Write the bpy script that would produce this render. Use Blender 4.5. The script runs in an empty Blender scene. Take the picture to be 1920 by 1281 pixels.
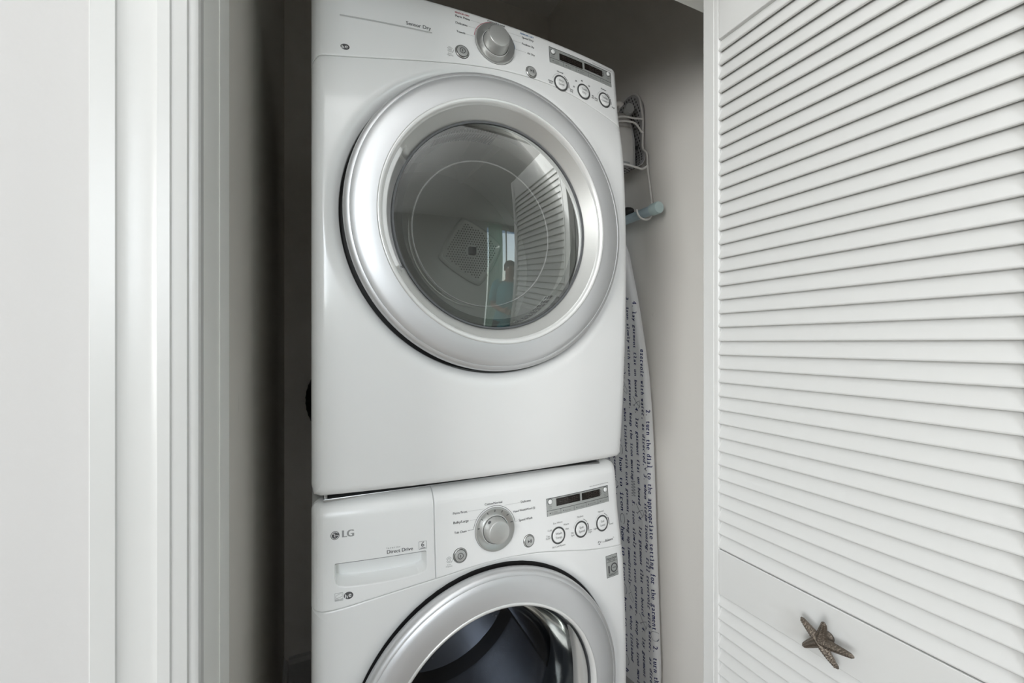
import bpy, bmesh, math, random
from mathutils import Vector, Matrix
from math import sin, cos, pi, radians, sqrt, hypot, atan2

random.seed(4)
SC = bpy.context.scene
COL = SC.collection

# ------------------------------------------------------------------ camera
CAM_Z = 1.27
cam_data = bpy.data.cameras.new('camera')
cam_data.sensor_fit = 'HORIZONTAL'
cam_data.sensor_width = 36.0
cam_data.lens = 15.19
cam_data.shift_y = 0.0013
cam_data.clip_start = 0.02
cam = bpy.data.objects.new('camera', cam_data)
cam.location = (0.0, 0.0, CAM_Z)
cam.rotation_euler = (pi / 2, 0, -radians(24.55))
COL.objects.link(cam)
SC.camera = cam

# ------------------------------------------------------------------ world, lights, exposure
world = bpy.data.worlds.new('world')
SC.world = world
world.use_nodes = True
wn = world.node_tree
bg = wn.nodes['Background']
sky = wn.nodes.new('ShaderNodeTexSky')
sky.sky_type = 'NISHITA'
sky.sun_elevation = radians(48)
sky.sun_rotation = radians(20)
sky.sun_disc = False
wn.links.new(sky.outputs[0], bg.inputs[0])
bg.inputs[1].default_value = 0.35


def area_light(name, loc, target, sx, sy, power, color):
    ld = bpy.data.lights.new(name, 'AREA')
    ld.shape = 'RECTANGLE'
    ld.size, ld.size_y = sx, sy
    ld.energy = power
    ld.color = color
    o = bpy.data.objects.new(name, ld)
    o.location = loc
    d = Vector(target) - Vector(loc)
    o.rotation_euler = d.to_track_quat('-Z', 'Y').to_euler()
    COL.objects.link(o)
    return o


# daylight through the window in the left wall and the glazed door in the rear wall,
# and an added, unseen fill lamp turned up at the ceiling
area_light('left_window_daylight', (-2.98, -1.45, 1.62), (0.5, 0.3, 1.62), 1.5, 1.5, 90.0, (0.995, 0.985, 0.97))
area_light('rear_window_daylight', (-1.30, -3.42, 2.15), (0.0, 0.6, 1.85), 1.2, 1.3, 60.0, (0.93, 0.965, 1.0))
area_light('glazed_door_daylight', (2.35, -3.56, 1.35), (0.6, 0.6, 1.3), 1.1, 2.5, 22.0, (0.93, 1.0, 0.97))
area_light('bounce_fill', (-0.35, -0.75, 2.0), (-0.35, -0.75, 3.0), 0.5, 0.5, 24.0, (0.97, 0.985, 1.0))

SC.view_settings.view_transform = 'Standard'
SC.view_settings.look = 'None'
SC.view_settings.gamma = 1.0
SC.view_settings.exposure = 0.02
SC.view_settings.use_curve_mapping = False
SC.cycles.max_bounces = 14
SC.cycles.diffuse_bounces = 9
SC.cycles.glossy_bounces = 4
SC.cycles.transparent_max_bounces = 12
SC.cycles.caustics_reflective = False
SC.cycles.caustics_refractive = False
SC.cycles.use_denoising = True


# ------------------------------------------------------------------ materials
def principled(name, color, rough=0.5, metal=0.0, coat=0.0, bump=0.0, bscale=60.0, spec=0.5, tint=0.0, tscale=3.0):
    m = bpy.data.materials.new(name)
    m.use_nodes = True
    nt = m.node_tree
    b = nt.nodes['Principled BSDF']
    b.inputs['Base Color'].default_value = (*color, 1)
    b.inputs['Roughness'].default_value = rough
    b.inputs['Metallic'].default_value = metal
    b.inputs['Specular IOR Level'].default_value = spec
    b.inputs['Coat Weight'].default_value = coat
    b.inputs['Coat Roughness'].default_value = 0.08
    tc = nt.nodes.new('ShaderNodeTexCoord')
    if tint > 0:
        n = nt.nodes.new('ShaderNodeTexNoise')
        n.inputs['Scale'].default_value = tscale
        n.inputs['Detail'].default_value = 4
        mx = nt.nodes.new('ShaderNodeMix')
        mx.data_type = 'RGBA'
        mx.inputs[6].default_value = (*[c * (1 - tint) for c in color], 1)
        mx.inputs[7].default_value = (*[min(1, c * (1 + tint)) for c in color], 1)
        nt.links.new(tc.outputs['Object'], n.inputs['Vector'])
        nt.links.new(n.outputs['Fac'], mx.inputs[0])
        nt.links.new(mx.outputs[2], b.inputs['Base Color'])
    if bump > 0:
        n2 = nt.nodes.new('ShaderNodeTexNoise')
        n2.inputs['Scale'].default_value = bscale
        n2.inputs['Detail'].default_value = 3
        bp = nt.nodes.new('ShaderNodeBump')
        bp.inputs['Strength'].default_value = bump
        bp.inputs['Distance'].default_value = 0.002
        nt.links.new(tc.outputs['Object'], n2.inputs['Vector'])
        nt.links.new(n2.outputs['Fac'], bp.inputs['Height'])
        nt.links.new(bp.outputs['Normal'], b.inputs['Normal'])
    return m


def scuffed_wall(name, color):
    """Painted plaster with faint roller texture and a few dark rubbed scuffs."""
    m = principled(name, color, 0.6, bump=0.12, bscale=140, spec=0.3)
    nt = m.node_tree
    b = nt.nodes['Principled BSDF']
    tc = nt.nodes.new('ShaderNodeTexCoord')
    mp = nt.nodes.new('ShaderNodeMapping')
    mp.inputs['Rotation'].default_value = (0.6, 0.2, 0)
    mp.inputs['Scale'].default_value = (6, 16, 3.4)
    n = nt.nodes.new('ShaderNodeTexNoise')
    n.inputs['Scale'].default_value = 2.6
    n.inputs['Detail'].default_value = 7
    n.inputs['Roughness'].default_value = 0.62
    r = nt.nodes.new('ShaderNodeValToRGB')
    r.color_ramp.elements[0].position = 0.695
    r.color_ramp.elements[0].color = (0, 0, 0, 1)
    r.color_ramp.elements[1].position = 0.80
    r.color_ramp.elements[1].color = (0.55, 0.55, 0.55, 1)
    mx = nt.nodes.new('ShaderNodeMix')
    mx.data_type = 'RGBA'
    mx.inputs[6].default_value = (*color, 1)
    mx.inputs[7].default_value = (0.22, 0.21, 0.20, 1)
    nt.links.new(tc.outputs['Object'], mp.inputs['Vector'])
    nt.links.new(mp.outputs['Vector'], n.inputs['Vector'])
    nt.links.new(n.outputs['Fac'], r.inputs['Fac'])
    nt.links.new(r.outputs['Color'], mx.inputs[0])
    nt.links.new(mx.outputs[2], b.inputs['Base Color'])
    return m


def door_glass_mat(name, tint, refl, rough=0.0, ior=1.5):
    """Smoked glass: see-through, tinted, with a mirror-like sheen that grows towards grazing angles."""
    m = bpy.data.materials.new(name)
    m.use_nodes = True
    nt = m.node_tree
    nt.nodes.remove(nt.nodes['Principled BSDF'])
    out = nt.nodes['Material Output']
    tr = nt.nodes.new('ShaderNodeBsdfTransparent')
    tr.inputs[0].default_value = (*tint, 1)
    gl = nt.nodes.new('ShaderNodeBsdfGlossy')
    gl.inputs['Roughness'].default_value = rough
    gl.inputs['Color'].default_value = (0.96, 0.98, 0.97, 1)
    fr = nt.nodes.new('ShaderNodeFresnel')
    fr.inputs['IOR'].default_value = ior
    ad = nt.nodes.new('ShaderNodeMath')
    ad.operation = 'ADD'
    ad.use_clamp = True
    ad.inputs[1].default_value = refl
    mx = nt.nodes.new('ShaderNodeMixShader')
    nt.links.new(fr.outputs[0], ad.inputs[0])
    nt.links.new(ad.outputs[0], mx.inputs[0])
    nt.links.new(tr.outputs[0], mx.inputs[1])
    nt.links.new(gl.outputs[0], mx.inputs[2])
    nt.links.new(mx.outputs[0], out.inputs[0])
    return m


M = {}
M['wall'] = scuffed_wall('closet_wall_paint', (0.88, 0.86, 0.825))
M['wallshade'] = scuffed_wall('closet_left_wall_shaded', (0.55, 0.53, 0.49))  # same closet paint, darkened: the shade on the left side put into the colour
M['roomwall'] = principled('room_wall_paint', (0.52, 0.515, 0.51), 0.6, bump=0.08, bscale=160, spec=0.3)
M['ceiling'] = principled('ceiling_paint', (0.84, 0.84, 0.83), 0.7)
M['floor'] = principled('floor_tile', (0.15, 0.115, 0.085), 0.4, tint=0.12, tscale=5)
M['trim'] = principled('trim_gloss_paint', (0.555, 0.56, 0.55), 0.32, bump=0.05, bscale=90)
M['jamb'] = principled('jamb_paint_lightened', (0.91, 0.92, 0.89), 0.3, bump=0.06, bscale=90)  # same trim paint, lightened to make up for weak light on these faces
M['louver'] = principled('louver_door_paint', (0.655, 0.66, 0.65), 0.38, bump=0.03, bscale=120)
M['enamel'] = principled('white_enamel', (0.82, 0.83, 0.825), 0.22, coat=0.35)
M['panel'] = principled('white_plastic_panel', (0.86, 0.87, 0.865), 0.3, coat=0.1)
M['cabinet'] = principled('cabinet_enamel', (0.86, 0.87, 0.865), 0.35)
M['silver'] = principled('silver_painted_plastic', (0.70, 0.71, 0.72), 0.42, metal=0.65)
M['bead'] = principled('bright_rim', (0.78, 0.79, 0.78), 0.25, metal=0.3)
M['cone'] = principled('warm_silver_inner_rim', (0.60, 0.605, 0.59), 0.42, metal=0.6)
M['dial'] = principled('satin_metal', (0.62, 0.625, 0.61), 0.30, metal=0.75)
M['knobcap'] = principled('satin_knob_cap', (0.60, 0.605, 0.59), 0.36, metal=0.6)
M['button'] = principled('silver_button', (0.62, 0.63, 0.62), 0.32, metal=0.5)
M['darkring'] = principled('dark_ring_print', (0.075, 0.078, 0.078), 0.4)
M['print'] = principled('dark_print', (0.085, 0.085, 0.088), 0.5)
M['greyprint'] = principled('grey_print', (0.33, 0.335, 0.33), 0.5)
M['paleprint'] = principled('pale_print', (0.52, 0.53, 0.52), 0.5)
M['redprint'] = principled('red_print', (0.42, 0.05, 0.09), 0.5)
M['blueprint'] = principled('blue_print', (0.04, 0.17, 0.38), 0.5)
M['whiteprint'] = principled('white_print', (0.85, 0.86, 0.85), 0.4)
M['rubber'] = principled('black_rubber', (0.018, 0.018, 0.018), 0.55)
M['gasket'] = principled('grey_gasket', (0.10, 0.105, 0.11), 0.45)
M['lcdframe'] = principled('display_plate', (0.50, 0.52, 0.505), 0.28, metal=0.35)
M['lcd'] = principled('dark_display_window', (0.018, 0.015, 0.013), 0.12)
M['segment'] = principled('unlit_segment', (0.045, 0.036, 0.032), 0.4)
M['drumgrey'] = principled('grey_drum_enamel', (0.62, 0.63, 0.61), 0.35)
M['drumplate'] = principled('drum_plate_metal', (0.70, 0.71, 0.69), 0.32, metal=0.25)
M['platehole'] = principled('plate_hole_grey', (0.22, 0.22, 0.21), 0.6)
M['hole'] = principled('dark_hole', (0.05, 0.05, 0.05), 0.6)
M['steel'] = principled('stainless_drum', (0.56, 0.575, 0.595), 0.27, metal=1.0, bump=0.15, bscale=40)
M['filter'] = principled('lint_filter_plastic', (0.72, 0.73, 0.72), 0.4)
M['glass'] = door_glass_mat('smoked_door_glass', (0.74, 0.75, 0.73), 0.050)
M['smoke'] = door_glass_mat('smoked_rim_glass', (0.52, 0.53, 0.52), 0.0, ior=1.05)
M['bowl'] = door_glass_mat('clear_bowl_glass', (0.93, 0.94, 0.93), 0.0, ior=1.08)
M['dewglass'] = door_glass_mat('washer_door_glass', (0.33, 0.345, 0.37), 0.012, rough=0.10, ior=1.13)
M['plate'] = principled('galvanised_plate', (0.55, 0.56, 0.56), 0.3, metal=0.9)
M['shadowgap'] = principled('black_plastic', (0.02, 0.02, 0.02), 0.5)
M['wire'] = principled('white_coated_wire', (0.80, 0.79, 0.77), 0.35)
M['tray'] = principled('grey_perforated_plastic', (0.46, 0.46, 0.47), 0.5)
M['iron'] = principled('iron_body_plastic', (0.72, 0.71, 0.69), 0.35)
M['irongrey'] = principled('iron_grey_plastic', (0.42, 0.43, 0.43), 0.4)
M['sole'] = principled('iron_soleplate', (0.62, 0.62, 0.62), 0.35, metal=0.3)
M['tube'] = principled('pale_blue_tube', (0.46, 0.58, 0.64), 0.35)
M['tubecap'] = principled('mint_tube_cap', (0.52, 0.66, 0.67), 0.4)
M['cloth'] = principled('cotton_cover', (0.78, 0.79, 0.80), 0.85, bump=0.35, bscale=35)
M['navy'] = principled('navy_ink', (0.016, 0.022, 0.11), 0.7)
M['ink'] = principled('slate_ink', (0.10, 0.11, 0.16), 0.7)
M['pewter'] = principled('antique_pewter', (0.17, 0.145, 0.12), 0.36, metal=0.85, bump=0.8, bscale=420)
M['pewterlight'] = principled('rubbed_pewter', (0.36, 0.31, 0.27), 0.28, metal=0.9)
M['curtain'] = principled('sheer_mint_curtain', (0.66, 0.80, 0.73), 0.8)
_nt = M['curtain'].node_tree
_tl = _nt.nodes.new('ShaderNodeBsdfTranslucent')
_tl.inputs[0].default_value = (0.72, 0.88, 0.80, 1)
_mx = _nt.nodes.new('ShaderNodeMixShader')
_mx.inputs[0].default_value = 0.6
_nt.links.new(_nt.nodes['Principled BSDF'].outputs[0], _mx.inputs[1])
_nt.links.new(_tl.outputs[0], _mx.inputs[2])
_nt.links.new(_mx.outputs[0], _nt.nodes['Material Output'].inputs[0])
M['windowframe'] = principled('window_frame_paint', (0.8, 0.8, 0.8), 0.4)
M['pane'] = door_glass_mat('window_pane_glass', (0.95, 0.97, 0.97), 0.0)
M['skin'] = principled('skin', (0.42, 0.23, 0.16), 0.5)
M['lips'] = principled('lips', (0.35, 0.10, 0.09), 0.45)
M['hair'] = principled('dark_hair', (0.05, 0.03, 0.02), 0.6)
M['blouse'] = principled('turquoise_print_top', (0.10, 0.42, 0.50), 0.8, tint=0.5, tscale=30)
M['trousers'] = principled('black_trousers', (0.02, 0.02, 0.022), 0.8)


# ------------------------------------------------------------------ object helpers
ORIGIN = {}


def origin_of(p):
    while p.parent is not None:
        p = p.parent
    return ORIGIN[p.name]


def thing(name, loc, label, cat, group=None):
    o = bpy.data.objects.new(name, None)
    o.empty_display_size = 0.1
    o.location = loc
    COL.objects.link(o)
    ORIGIN[o.name] = Vector(loc)
    o['label'] = label
    o['category'] = cat
    if group:
        o['group'] = group
    return o


def finish(bm, smooth=True, angle=35):
    bmesh.ops.recalc_face_normals(bm, faces=bm.faces)
    if smooth:
        for f in bm.faces:
            f.smooth = True
        for e in bm.edges:
            if len(e.link_faces) == 2 and e.calc_face_angle(0) > radians(angle):
                e.smooth = False


def obj(name, bm, mat, parent=None, smooth=True, angle=35, recalc=True, kind=None, label=None):
    """Link a bmesh given in world coordinates as ONE mesh object below parent."""
    if recalc:
        finish(bm, smooth, angle)
    elif smooth:
        for f in bm.faces:
            f.smooth = True
    me = bpy.data.meshes.new(name)
    if parent is not None:
        off = origin_of(parent)
        bmesh.ops.translate(bm, verts=bm.verts, vec=-off)
    bm.to_mesh(me)
    bm.free()
    for m in (mat if isinstance(mat, (list, tuple)) else [mat]):
        me.materials.append(m)
    o = bpy.data.objects.new(name, me)
    COL.objects.link(o)
    if parent is not None:
        o.parent = parent
    else:
        ORIGIN[o.name] = Vector((0, 0, 0))
    if kind:
        o['kind'] = kind
    if label:
        o['label'] = label
    return o


def struct(name, bm, mat, smooth=False, angle=35):
    return obj(name, bm, mat, None, smooth, angle, kind='structure')


def add_box(bm, x0, x1, y0, y1, z0, z1, bev=0.0, seg=2):
    r = bmesh.ops.create_cube(bm, size=1.0)
    vs = r['verts']
    for v in vs:
        v.co = Vector((x0 + (v.co.x + .5) * (x1 - x0), y0 + (v.co.y + .5) * (y1 - y0), z0 + (v.co.z + .5) * (z1 - z0)))
    if bev > 0:
        es = list({e for v in vs for e in v.link_edges})
        bmesh.ops.bevel(bm, geom=es, offset=bev, segments=seg, affect='EDGES', profile=0.5)


def add_obox(bm, c, ax, ay, az, hx, hy, hz):
    """Box with centre c, unit axes and half sizes."""
    vs = []
    for i in (-1, 1):
        for j in (-1, 1):
            for k in (-1, 1):
                vs.append(bm.verts.new(c + ax * (i * hx) + ay * (j * hy) + az * (k * hz)))
    for f in ((0, 1, 3, 2), (4, 6, 7, 5), (0, 4, 5, 1), (2, 3, 7, 6), (0, 2, 6, 4), (1, 5, 7, 3)):
        bm.faces.new([vs[i] for i in f])


def add_lathe(bm, o, n, r, u, prof, seg=64, cap0=False, cap1=False, a0=0.0, a1=2 * pi):
    """Revolve prof [(radius, height along n)] about axis n through o; r and u span the disc plane."""
    full = abs(a1 - a0 - 2 * pi) < 1e-6
    cnt = seg if full else seg + 1
    rings = []
    for rad, h in prof:
        ring = []
        for i in range(cnt):
            a = a0 + (a1 - a0) * i / seg
            ring.append(bm.verts.new(o + n * h + (r * cos(a) + u * sin(a)) * rad))
        rings.append(ring)
    for k in range(len(rings) - 1):
        A, B = rings[k], rings[k + 1]
        for i in range(seg):
            j = (i + 1) % cnt
            bm.faces.new((A[i], A[j], B[j], B[i]))
    if cap0:
        bm.faces.new(rings[0])
    if cap1:
        bm.faces.new(rings[-1])
    return rings


def add_tube(bm, pts, rad, seg=8, caps=True):
    pts = [Vector(p) for p in pts]
    n = len(pts)
    rads = rad if isinstance(rad, (list, tuple)) else [rad] * n
    prev = None
    rings = []
    for i, p in enumerate(pts):
        t = (pts[min(i + 1, n - 1)] - pts[max(i - 1, 0)]).normalized()
        if prev is None:
            a = Vector((0, 0, 1)) if abs(t.z) < 0.9 else Vector((1, 0, 0))
            side = t.cross(a).normalized()
        else:
            side = (prev - t * prev.dot(t)).normalized()
        prev = side
        up = t.cross(side)
        rings.append([bm.verts.new(p + (side * cos(2 * pi * k / seg) + up * sin(2 * pi * k / seg)) * rads[i]) for k in range(seg)])
    for A, B in zip(rings, rings[1:]):
        for k in range(seg):
            bm.faces.new((A[k], A[(k + 1) % seg], B[(k + 1) % seg], B[k]))
    if caps:
        bm.faces.new(rings[0])
        bm.faces.new(rings[-1])


def smooth_path(pts, n=6):
    """Catmull-Rom through pts."""
    P = [Vector(p) for p in pts]
    out = []
    for i in range(len(P) - 1):
        a, b, c, d = P[max(i - 1, 0)], P[i], P[i + 1], P[min(i + 2, len(P) - 1)]
        for k in range(n):
            t = k / n
            out.append(0.5 * ((2 * b) + (c - a) * t + (2 * a - 5 * b + 4 * c - d) * t * t + (3 * b - a - 3 * c + d) * t ** 3))
    out.append(P[-1])
    return out


def add_prism(bm, poly, fn0, fn1):
    """Solid between two mappings of the same 2-D outline."""
    A = [bm.verts.new(fn0(*p)) for p in poly]
    B = [bm.verts.new(fn1(*p)) for p in poly]
    n = len(poly)
    bm.faces.new(A)
    bm.faces.new(B)
    for i in range(n):
        bm.faces.new((A[i], A[(i + 1) % n], B[(i + 1) % n], B[i]))


# ------------------------------------------------------------------ flat lettering as meshes
_glyph = {}
_fc = bpy.data.curves.new('lettering_source', 'FONT')
_fo = bpy.data.objects.new('lettering_source', _fc)
COL.objects.link(_fo)


def text_shape(s, shear=0.0):
    """Vertices and faces of string s (cap height about 0.7, baseline 0), from the built-in font."""
    key = (s, shear)
    if key not in _glyph:
        _fc.body = s
        _fc.shear = shear
        _fc.resolution_u = 3
        bpy.context.view_layer.update()
        ev = _fo.evaluated_get(bpy.context.evaluated_depsgraph_get())
        me = ev.to_mesh()
        vs = [(v.co.x, v.co.y) for v in me.vertices]
        fs = [tuple(p.vertices) for p in me.polygons]
        ev.to_mesh_clear()
        if vs:
            x0 = min(v[0] for v in vs)
            vs = [(v[0] - x0, v[1]) for v in vs]
        w = max((v[0] for v in vs), default=0.3)
        _glyph[key] = (vs, fs, w)
    return _glyph[key]


def add_text(bm, s, fn, x, z, width=None, size=None, align='l', angle=0.0, shear=0.0, squash=1.0, bold=0.00016):
    """Lay string s through fn(x, z) -> world point; (x, z) is the baseline start (or centre)."""
    vs, fs, w = text_shape(s, shear)
    k = (width / w) if width else size
    ky = (size if size else k) * squash
    dx = {'l': 0.0, 'c': -w * k / 2, 'r': -w * k}[align]
    ca, sa = cos(angle), sin(angle)
    for off in ((0.0,) if not bold else ((-bold, bold) if bold < .0007 else (-bold, 0.0, bold))):
        mv = []
        for a, b in vs:
            px, pz = a * k + dx + off, b * ky
            mv.append(bm.verts.new(fn(x + px * ca - pz * sa, z + px * sa + pz * ca)))
        for f in fs:
            try:
                bm.faces.new([mv[i] for i in f])
            except ValueError:
                pass


def lettering(parent, s, fn, x, z, mat='print', name='lettering', **kw):
    bm = bmesh.new()
    add_text(bm, s, fn, x, z, **kw)
    return obj(name, bm, M[mat], parent, smooth=False, recalc=False)


def add_stroke(bm, pts, fn, w):
    """A flat line of width w along 2-D pts laid through fn."""
    P = [Vector((p[0], p[1])) for p in pts]
    prev = None
    for i, p in enumerate(P):
        t = (P[min(i + 1, len(P) - 1)] - P[max(i - 1, 0)])
        t.normalize()
        nrm = Vector((-t.y, t.x)) * (w / 2)
        a, b = bm.verts.new(fn(p.x + nrm.x, p.y + nrm.y)), bm.verts.new(fn(p.x - nrm.x, p.y - nrm.y))
        if prev:
            bm.faces.new((prev[0], a, b, prev[1]))
        prev = (a, b)


def stroke(parent, pts, fn, w, mat='print', name='printed_line'):
    bm = bmesh.new()
    add_stroke(bm, pts, fn, w)
    return obj(name, bm, M[mat], parent, smooth=False, recalc=False)


def arc(cx, cz, r, a0, a1, n=24):
    return [(cx + r * cos(radians(a0 + (a1 - a0) * i / n)), cz + r * sin(radians(a0 + (a1 - a0) * i / n))) for i in range(n + 1)]


def add_disc(bm, cx, cz, r, fn, r_in=0.0, seg=32, sx=1.0):
    o = [bm.verts.new(fn(cx + r * sx * cos(2 * pi * i / seg), cz + r * sin(2 * pi * i / seg))) for i in range(seg)]
    if r_in > 0:
        q = [bm.verts.new(fn(cx + r_in * sx * cos(2 * pi * i / seg), cz + r_in * sin(2 * pi * i / seg))) for i in range(seg)]
        for i in range(seg):
            bm.faces.new((o[i], o[(i + 1) % seg], q[(i + 1) % seg], q[i]))
    else:
        bm.faces.new(o)

# ================================================================== the room and the closet
XL, XR = -0.1008, 1.0            # closet side walls
YF0, YF1, YB = 0.52, 0.663, 1.78   # wall with the opening, back wall of the closet
OPR, OPT = 0.80, 1.967          # opening right side and top


def boxes(name, lst, mat, bev=0.0):
    bm = bmesh.new()
    for b in lst:
        add_box(bm, *b, bev=bev)
    return struct(name, bm, mat)


RX0, RX1, RY0, ZC = -3.1, 3.0, -3.5, 2.80     # bedroom extents and ceiling height
boxes('floor', [(RX0, RX1, RY0, 1.9, -0.06, 0.0)], M['floor'])
boxes('ceiling', [(RX0, RX1, RY0, 1.9, ZC, ZC + .07)], M['ceiling'])
boxes('wall_front', [(RX0, XL - 0.019, YF0, YF1, 0, ZC), (OPR + 0.019, RX1, YF0, YF1, 0, ZC),
                     (XL - 0.019, OPR + 0.019, YF0, YF1, OPT + 0.019, ZC)], M['roomwall'])
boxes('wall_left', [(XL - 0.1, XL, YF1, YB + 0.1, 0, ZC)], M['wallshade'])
boxes('wall_right', [(XR, XR + 0.1, YF1, YB + 0.1, 0, ZC)], M['wall'])
boxes('wall_back', [(XL, XR, YB, YB + 0.1, 0, ZC)], M['wall'])
# bedroom side: left wall with a window, right wall, rear wall with a window and a glazed door
W1 = (-2.25, -0.65, 0.65, 2.25)      # window in the left wall: y0, y1, z0, z1
W3 = (-1.85, -0.75, 1.0, 2.65)     # window in the rear wall: x0, x1, z0, z1
W2 = (1.75, 2.95, 0.0, 2.72)      # glazed door in the rear wall
t_ = 0.1
boxes('wall_room_left', [(RX0 - t_, RX0, RY0, W1[0], 0, ZC), (RX0 - t_, RX0, W1[1], YF0, 0, ZC),
                         (RX0 - t_, RX0, W1[0], W1[1], 0, W1[2]), (RX0 - t_, RX0, W1[0], W1[1], W1[3], ZC)], M['roomwall'])
boxes('wall_room_right', [(RX1, RX1 + t_, RY0, YF0, 0, ZC)], M['roomwall'])
boxes('wall_room_back', [(RX0, W3[0], RY0 - t_, RY0, 0, ZC), (W3[1], W2[0], RY0 - t_, RY0, 0, ZC), (W2[1], RX1, RY0 - t_, RY0, 0, ZC),
                         (W3[0], W3[1], RY0 - t_, RY0, 0, W3[2]), (W3[0], W3[1], RY0 - t_, RY0, W3[3], ZC),
                         (W2[0], W2[1], RY0 - t_, RY0, W2[3], ZC)], M['roomwall'])


def window_unit(name, axis, a0, a1, z0, z1, pos, bars):
    """Framed glazing set in a wall: axis 'x' runs along X at Y = pos, axis 'y' along Y at X = pos."""
    def bx(bm, u0, u1, w0, w1, d):
        if axis == 'x':
            add_box(bm, u0, u1, pos - d, pos + d, w0, w1)
        else:
            add_box(bm, pos - d, pos + d, u0, u1, w0, w1)
    bm = bmesh.new()
    t = 0.05
    bx(bm, a0, a1, z0, z0 + t, .03); bx(bm, a0, a1, z1 - t, z1, .03)
    bx(bm, a0, a0 + t, z0 + t, z1 - t, .03); bx(bm, a1 - t, a1, z0 + t, z1 - t, .03)
    f = struct(name, bm, M['windowframe'])
    n = bars + 1
    for i in range(n):
        u0, u1 = a0 + t + (a1 - a0 - 2 * t) * i / n, a0 + t + (a1 - a0 - 2 * t) * (i + 1) / n
        bm = bmesh.new()
        bx(bm, u0 + .015, u1 - .015, z0 + t, z1 - t, .003)
        obj('pane', bm, M['pane'], f, smooth=False)
        if i:
            bm = bmesh.new()
            bx(bm, u0 - .015, u0 + .015, z0 + t, z1 - t, .02)
            obj('mullion', bm, M['windowframe'], f, smooth=False)
    return f


window_unit('window_1', 'y', *W1, RX0 - .05, 2)
window_unit('window_2', 'x', *W2, RY0 - .05, 1)
window_unit('window_3', 'x', *W3, RY0 - .05, 2)


# ---- door casing: moulded profile run up the wall left of the opening, and its mirror image on the right
PROF = [(0.0803, 0.000), (0.0803, 0.0188), (0.0790, 0.0200), (0.0620, 0.0200), (0.0608, 0.0188), (0.0575, 0.0178), (0.0520, 0.0173),
        (0.0450, 0.0174), (0.0380, 0.0182), (0.0330, 0.0191), (0.0318, 0.0199), (0.0225, 0.0200), (0.0213, 0.0186), (0.0150, 0.0181),
        (0.0098, 0.0174), (0.0086, 0.0152), (0.0076, 0.0153), (0.0040, 0.0153), (0.0014, 0.0140), (0.0, 0.0115), (0.0, 0.0)]


def casing_vertical(name, xin, sgn):
    bm = bmesh.new()
    poly = [(xin + sgn * p[0], YF0 - p[1]) for p in PROF]
    add_prism(bm, poly, lambda a, b: Vector((a, b, 0)), lambda a, b: Vector((a, b, OPT + 0.083)))
    return struct(name, bm, M['trim'], smooth=True, angle=28)


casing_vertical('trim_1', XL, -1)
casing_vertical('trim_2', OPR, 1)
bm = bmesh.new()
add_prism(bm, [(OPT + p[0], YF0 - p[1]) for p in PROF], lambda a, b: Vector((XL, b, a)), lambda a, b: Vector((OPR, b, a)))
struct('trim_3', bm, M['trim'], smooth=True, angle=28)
# jambs (lining boards of the opening) with a narrow bead near the inside edge
def jamb(name, x0, x1, xs0, xs1):
    bm = bmesh.new()
    add_box(bm, x0, x1, YF0, YF1, 0, OPT, bev=0.0006)
    add_box(bm, xs0, xs1, 0.598, 0.645, 0, OPT, bev=0.0004)
    return struct(name, bm, M['jamb'])


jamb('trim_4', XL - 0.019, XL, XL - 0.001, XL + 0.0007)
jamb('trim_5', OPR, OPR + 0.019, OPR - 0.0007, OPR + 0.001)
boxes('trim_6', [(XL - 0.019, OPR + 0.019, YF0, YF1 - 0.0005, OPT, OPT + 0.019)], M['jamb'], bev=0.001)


def base_board(name, poly_fn0, poly_fn1):
    bm = bmesh.new()
    prof = [(0, 0), (0.0145, 0), (0.0145, 0.098), (0.013, 0.104), (0.006, 0.110), (0.0035, 0.118), (0.0, 0.120)]
    add_prism(bm, prof, poly_fn0, poly_fn1)
    return struct(name, bm, M['trim'])


base_board('baseboard_left', lambda d, z: Vector((XL + d, YF1, z)), lambda d, z: Vector((XL + d, YB, z)))
base_board('baseboard_right', lambda d, z: Vector((XR - d, YF1, z)), lambda d, z: Vector((XR - d, YB, z)))
base_board('baseboard_back', lambda d, z: Vector((XL + 0.0145, YB - d, z)), lambda d, z: Vector((XR - 0.0145, YB - d, z)))


# ---- folded louvered bifold door, two leaves face to face beside the right jamb
DX = 0.70
DY0, DY1 = 0.158, 0.6215
SY0, SY1 = 0.1958, 0.5858         # inner edges of the stiles
Z_T, Z_TR, Z_M1, Z_M0, Z_BR, Z_B = 1.955, 1.849, 0.8765, 0.791, 0.16, 0.015
PITCH = 0.02633


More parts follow.
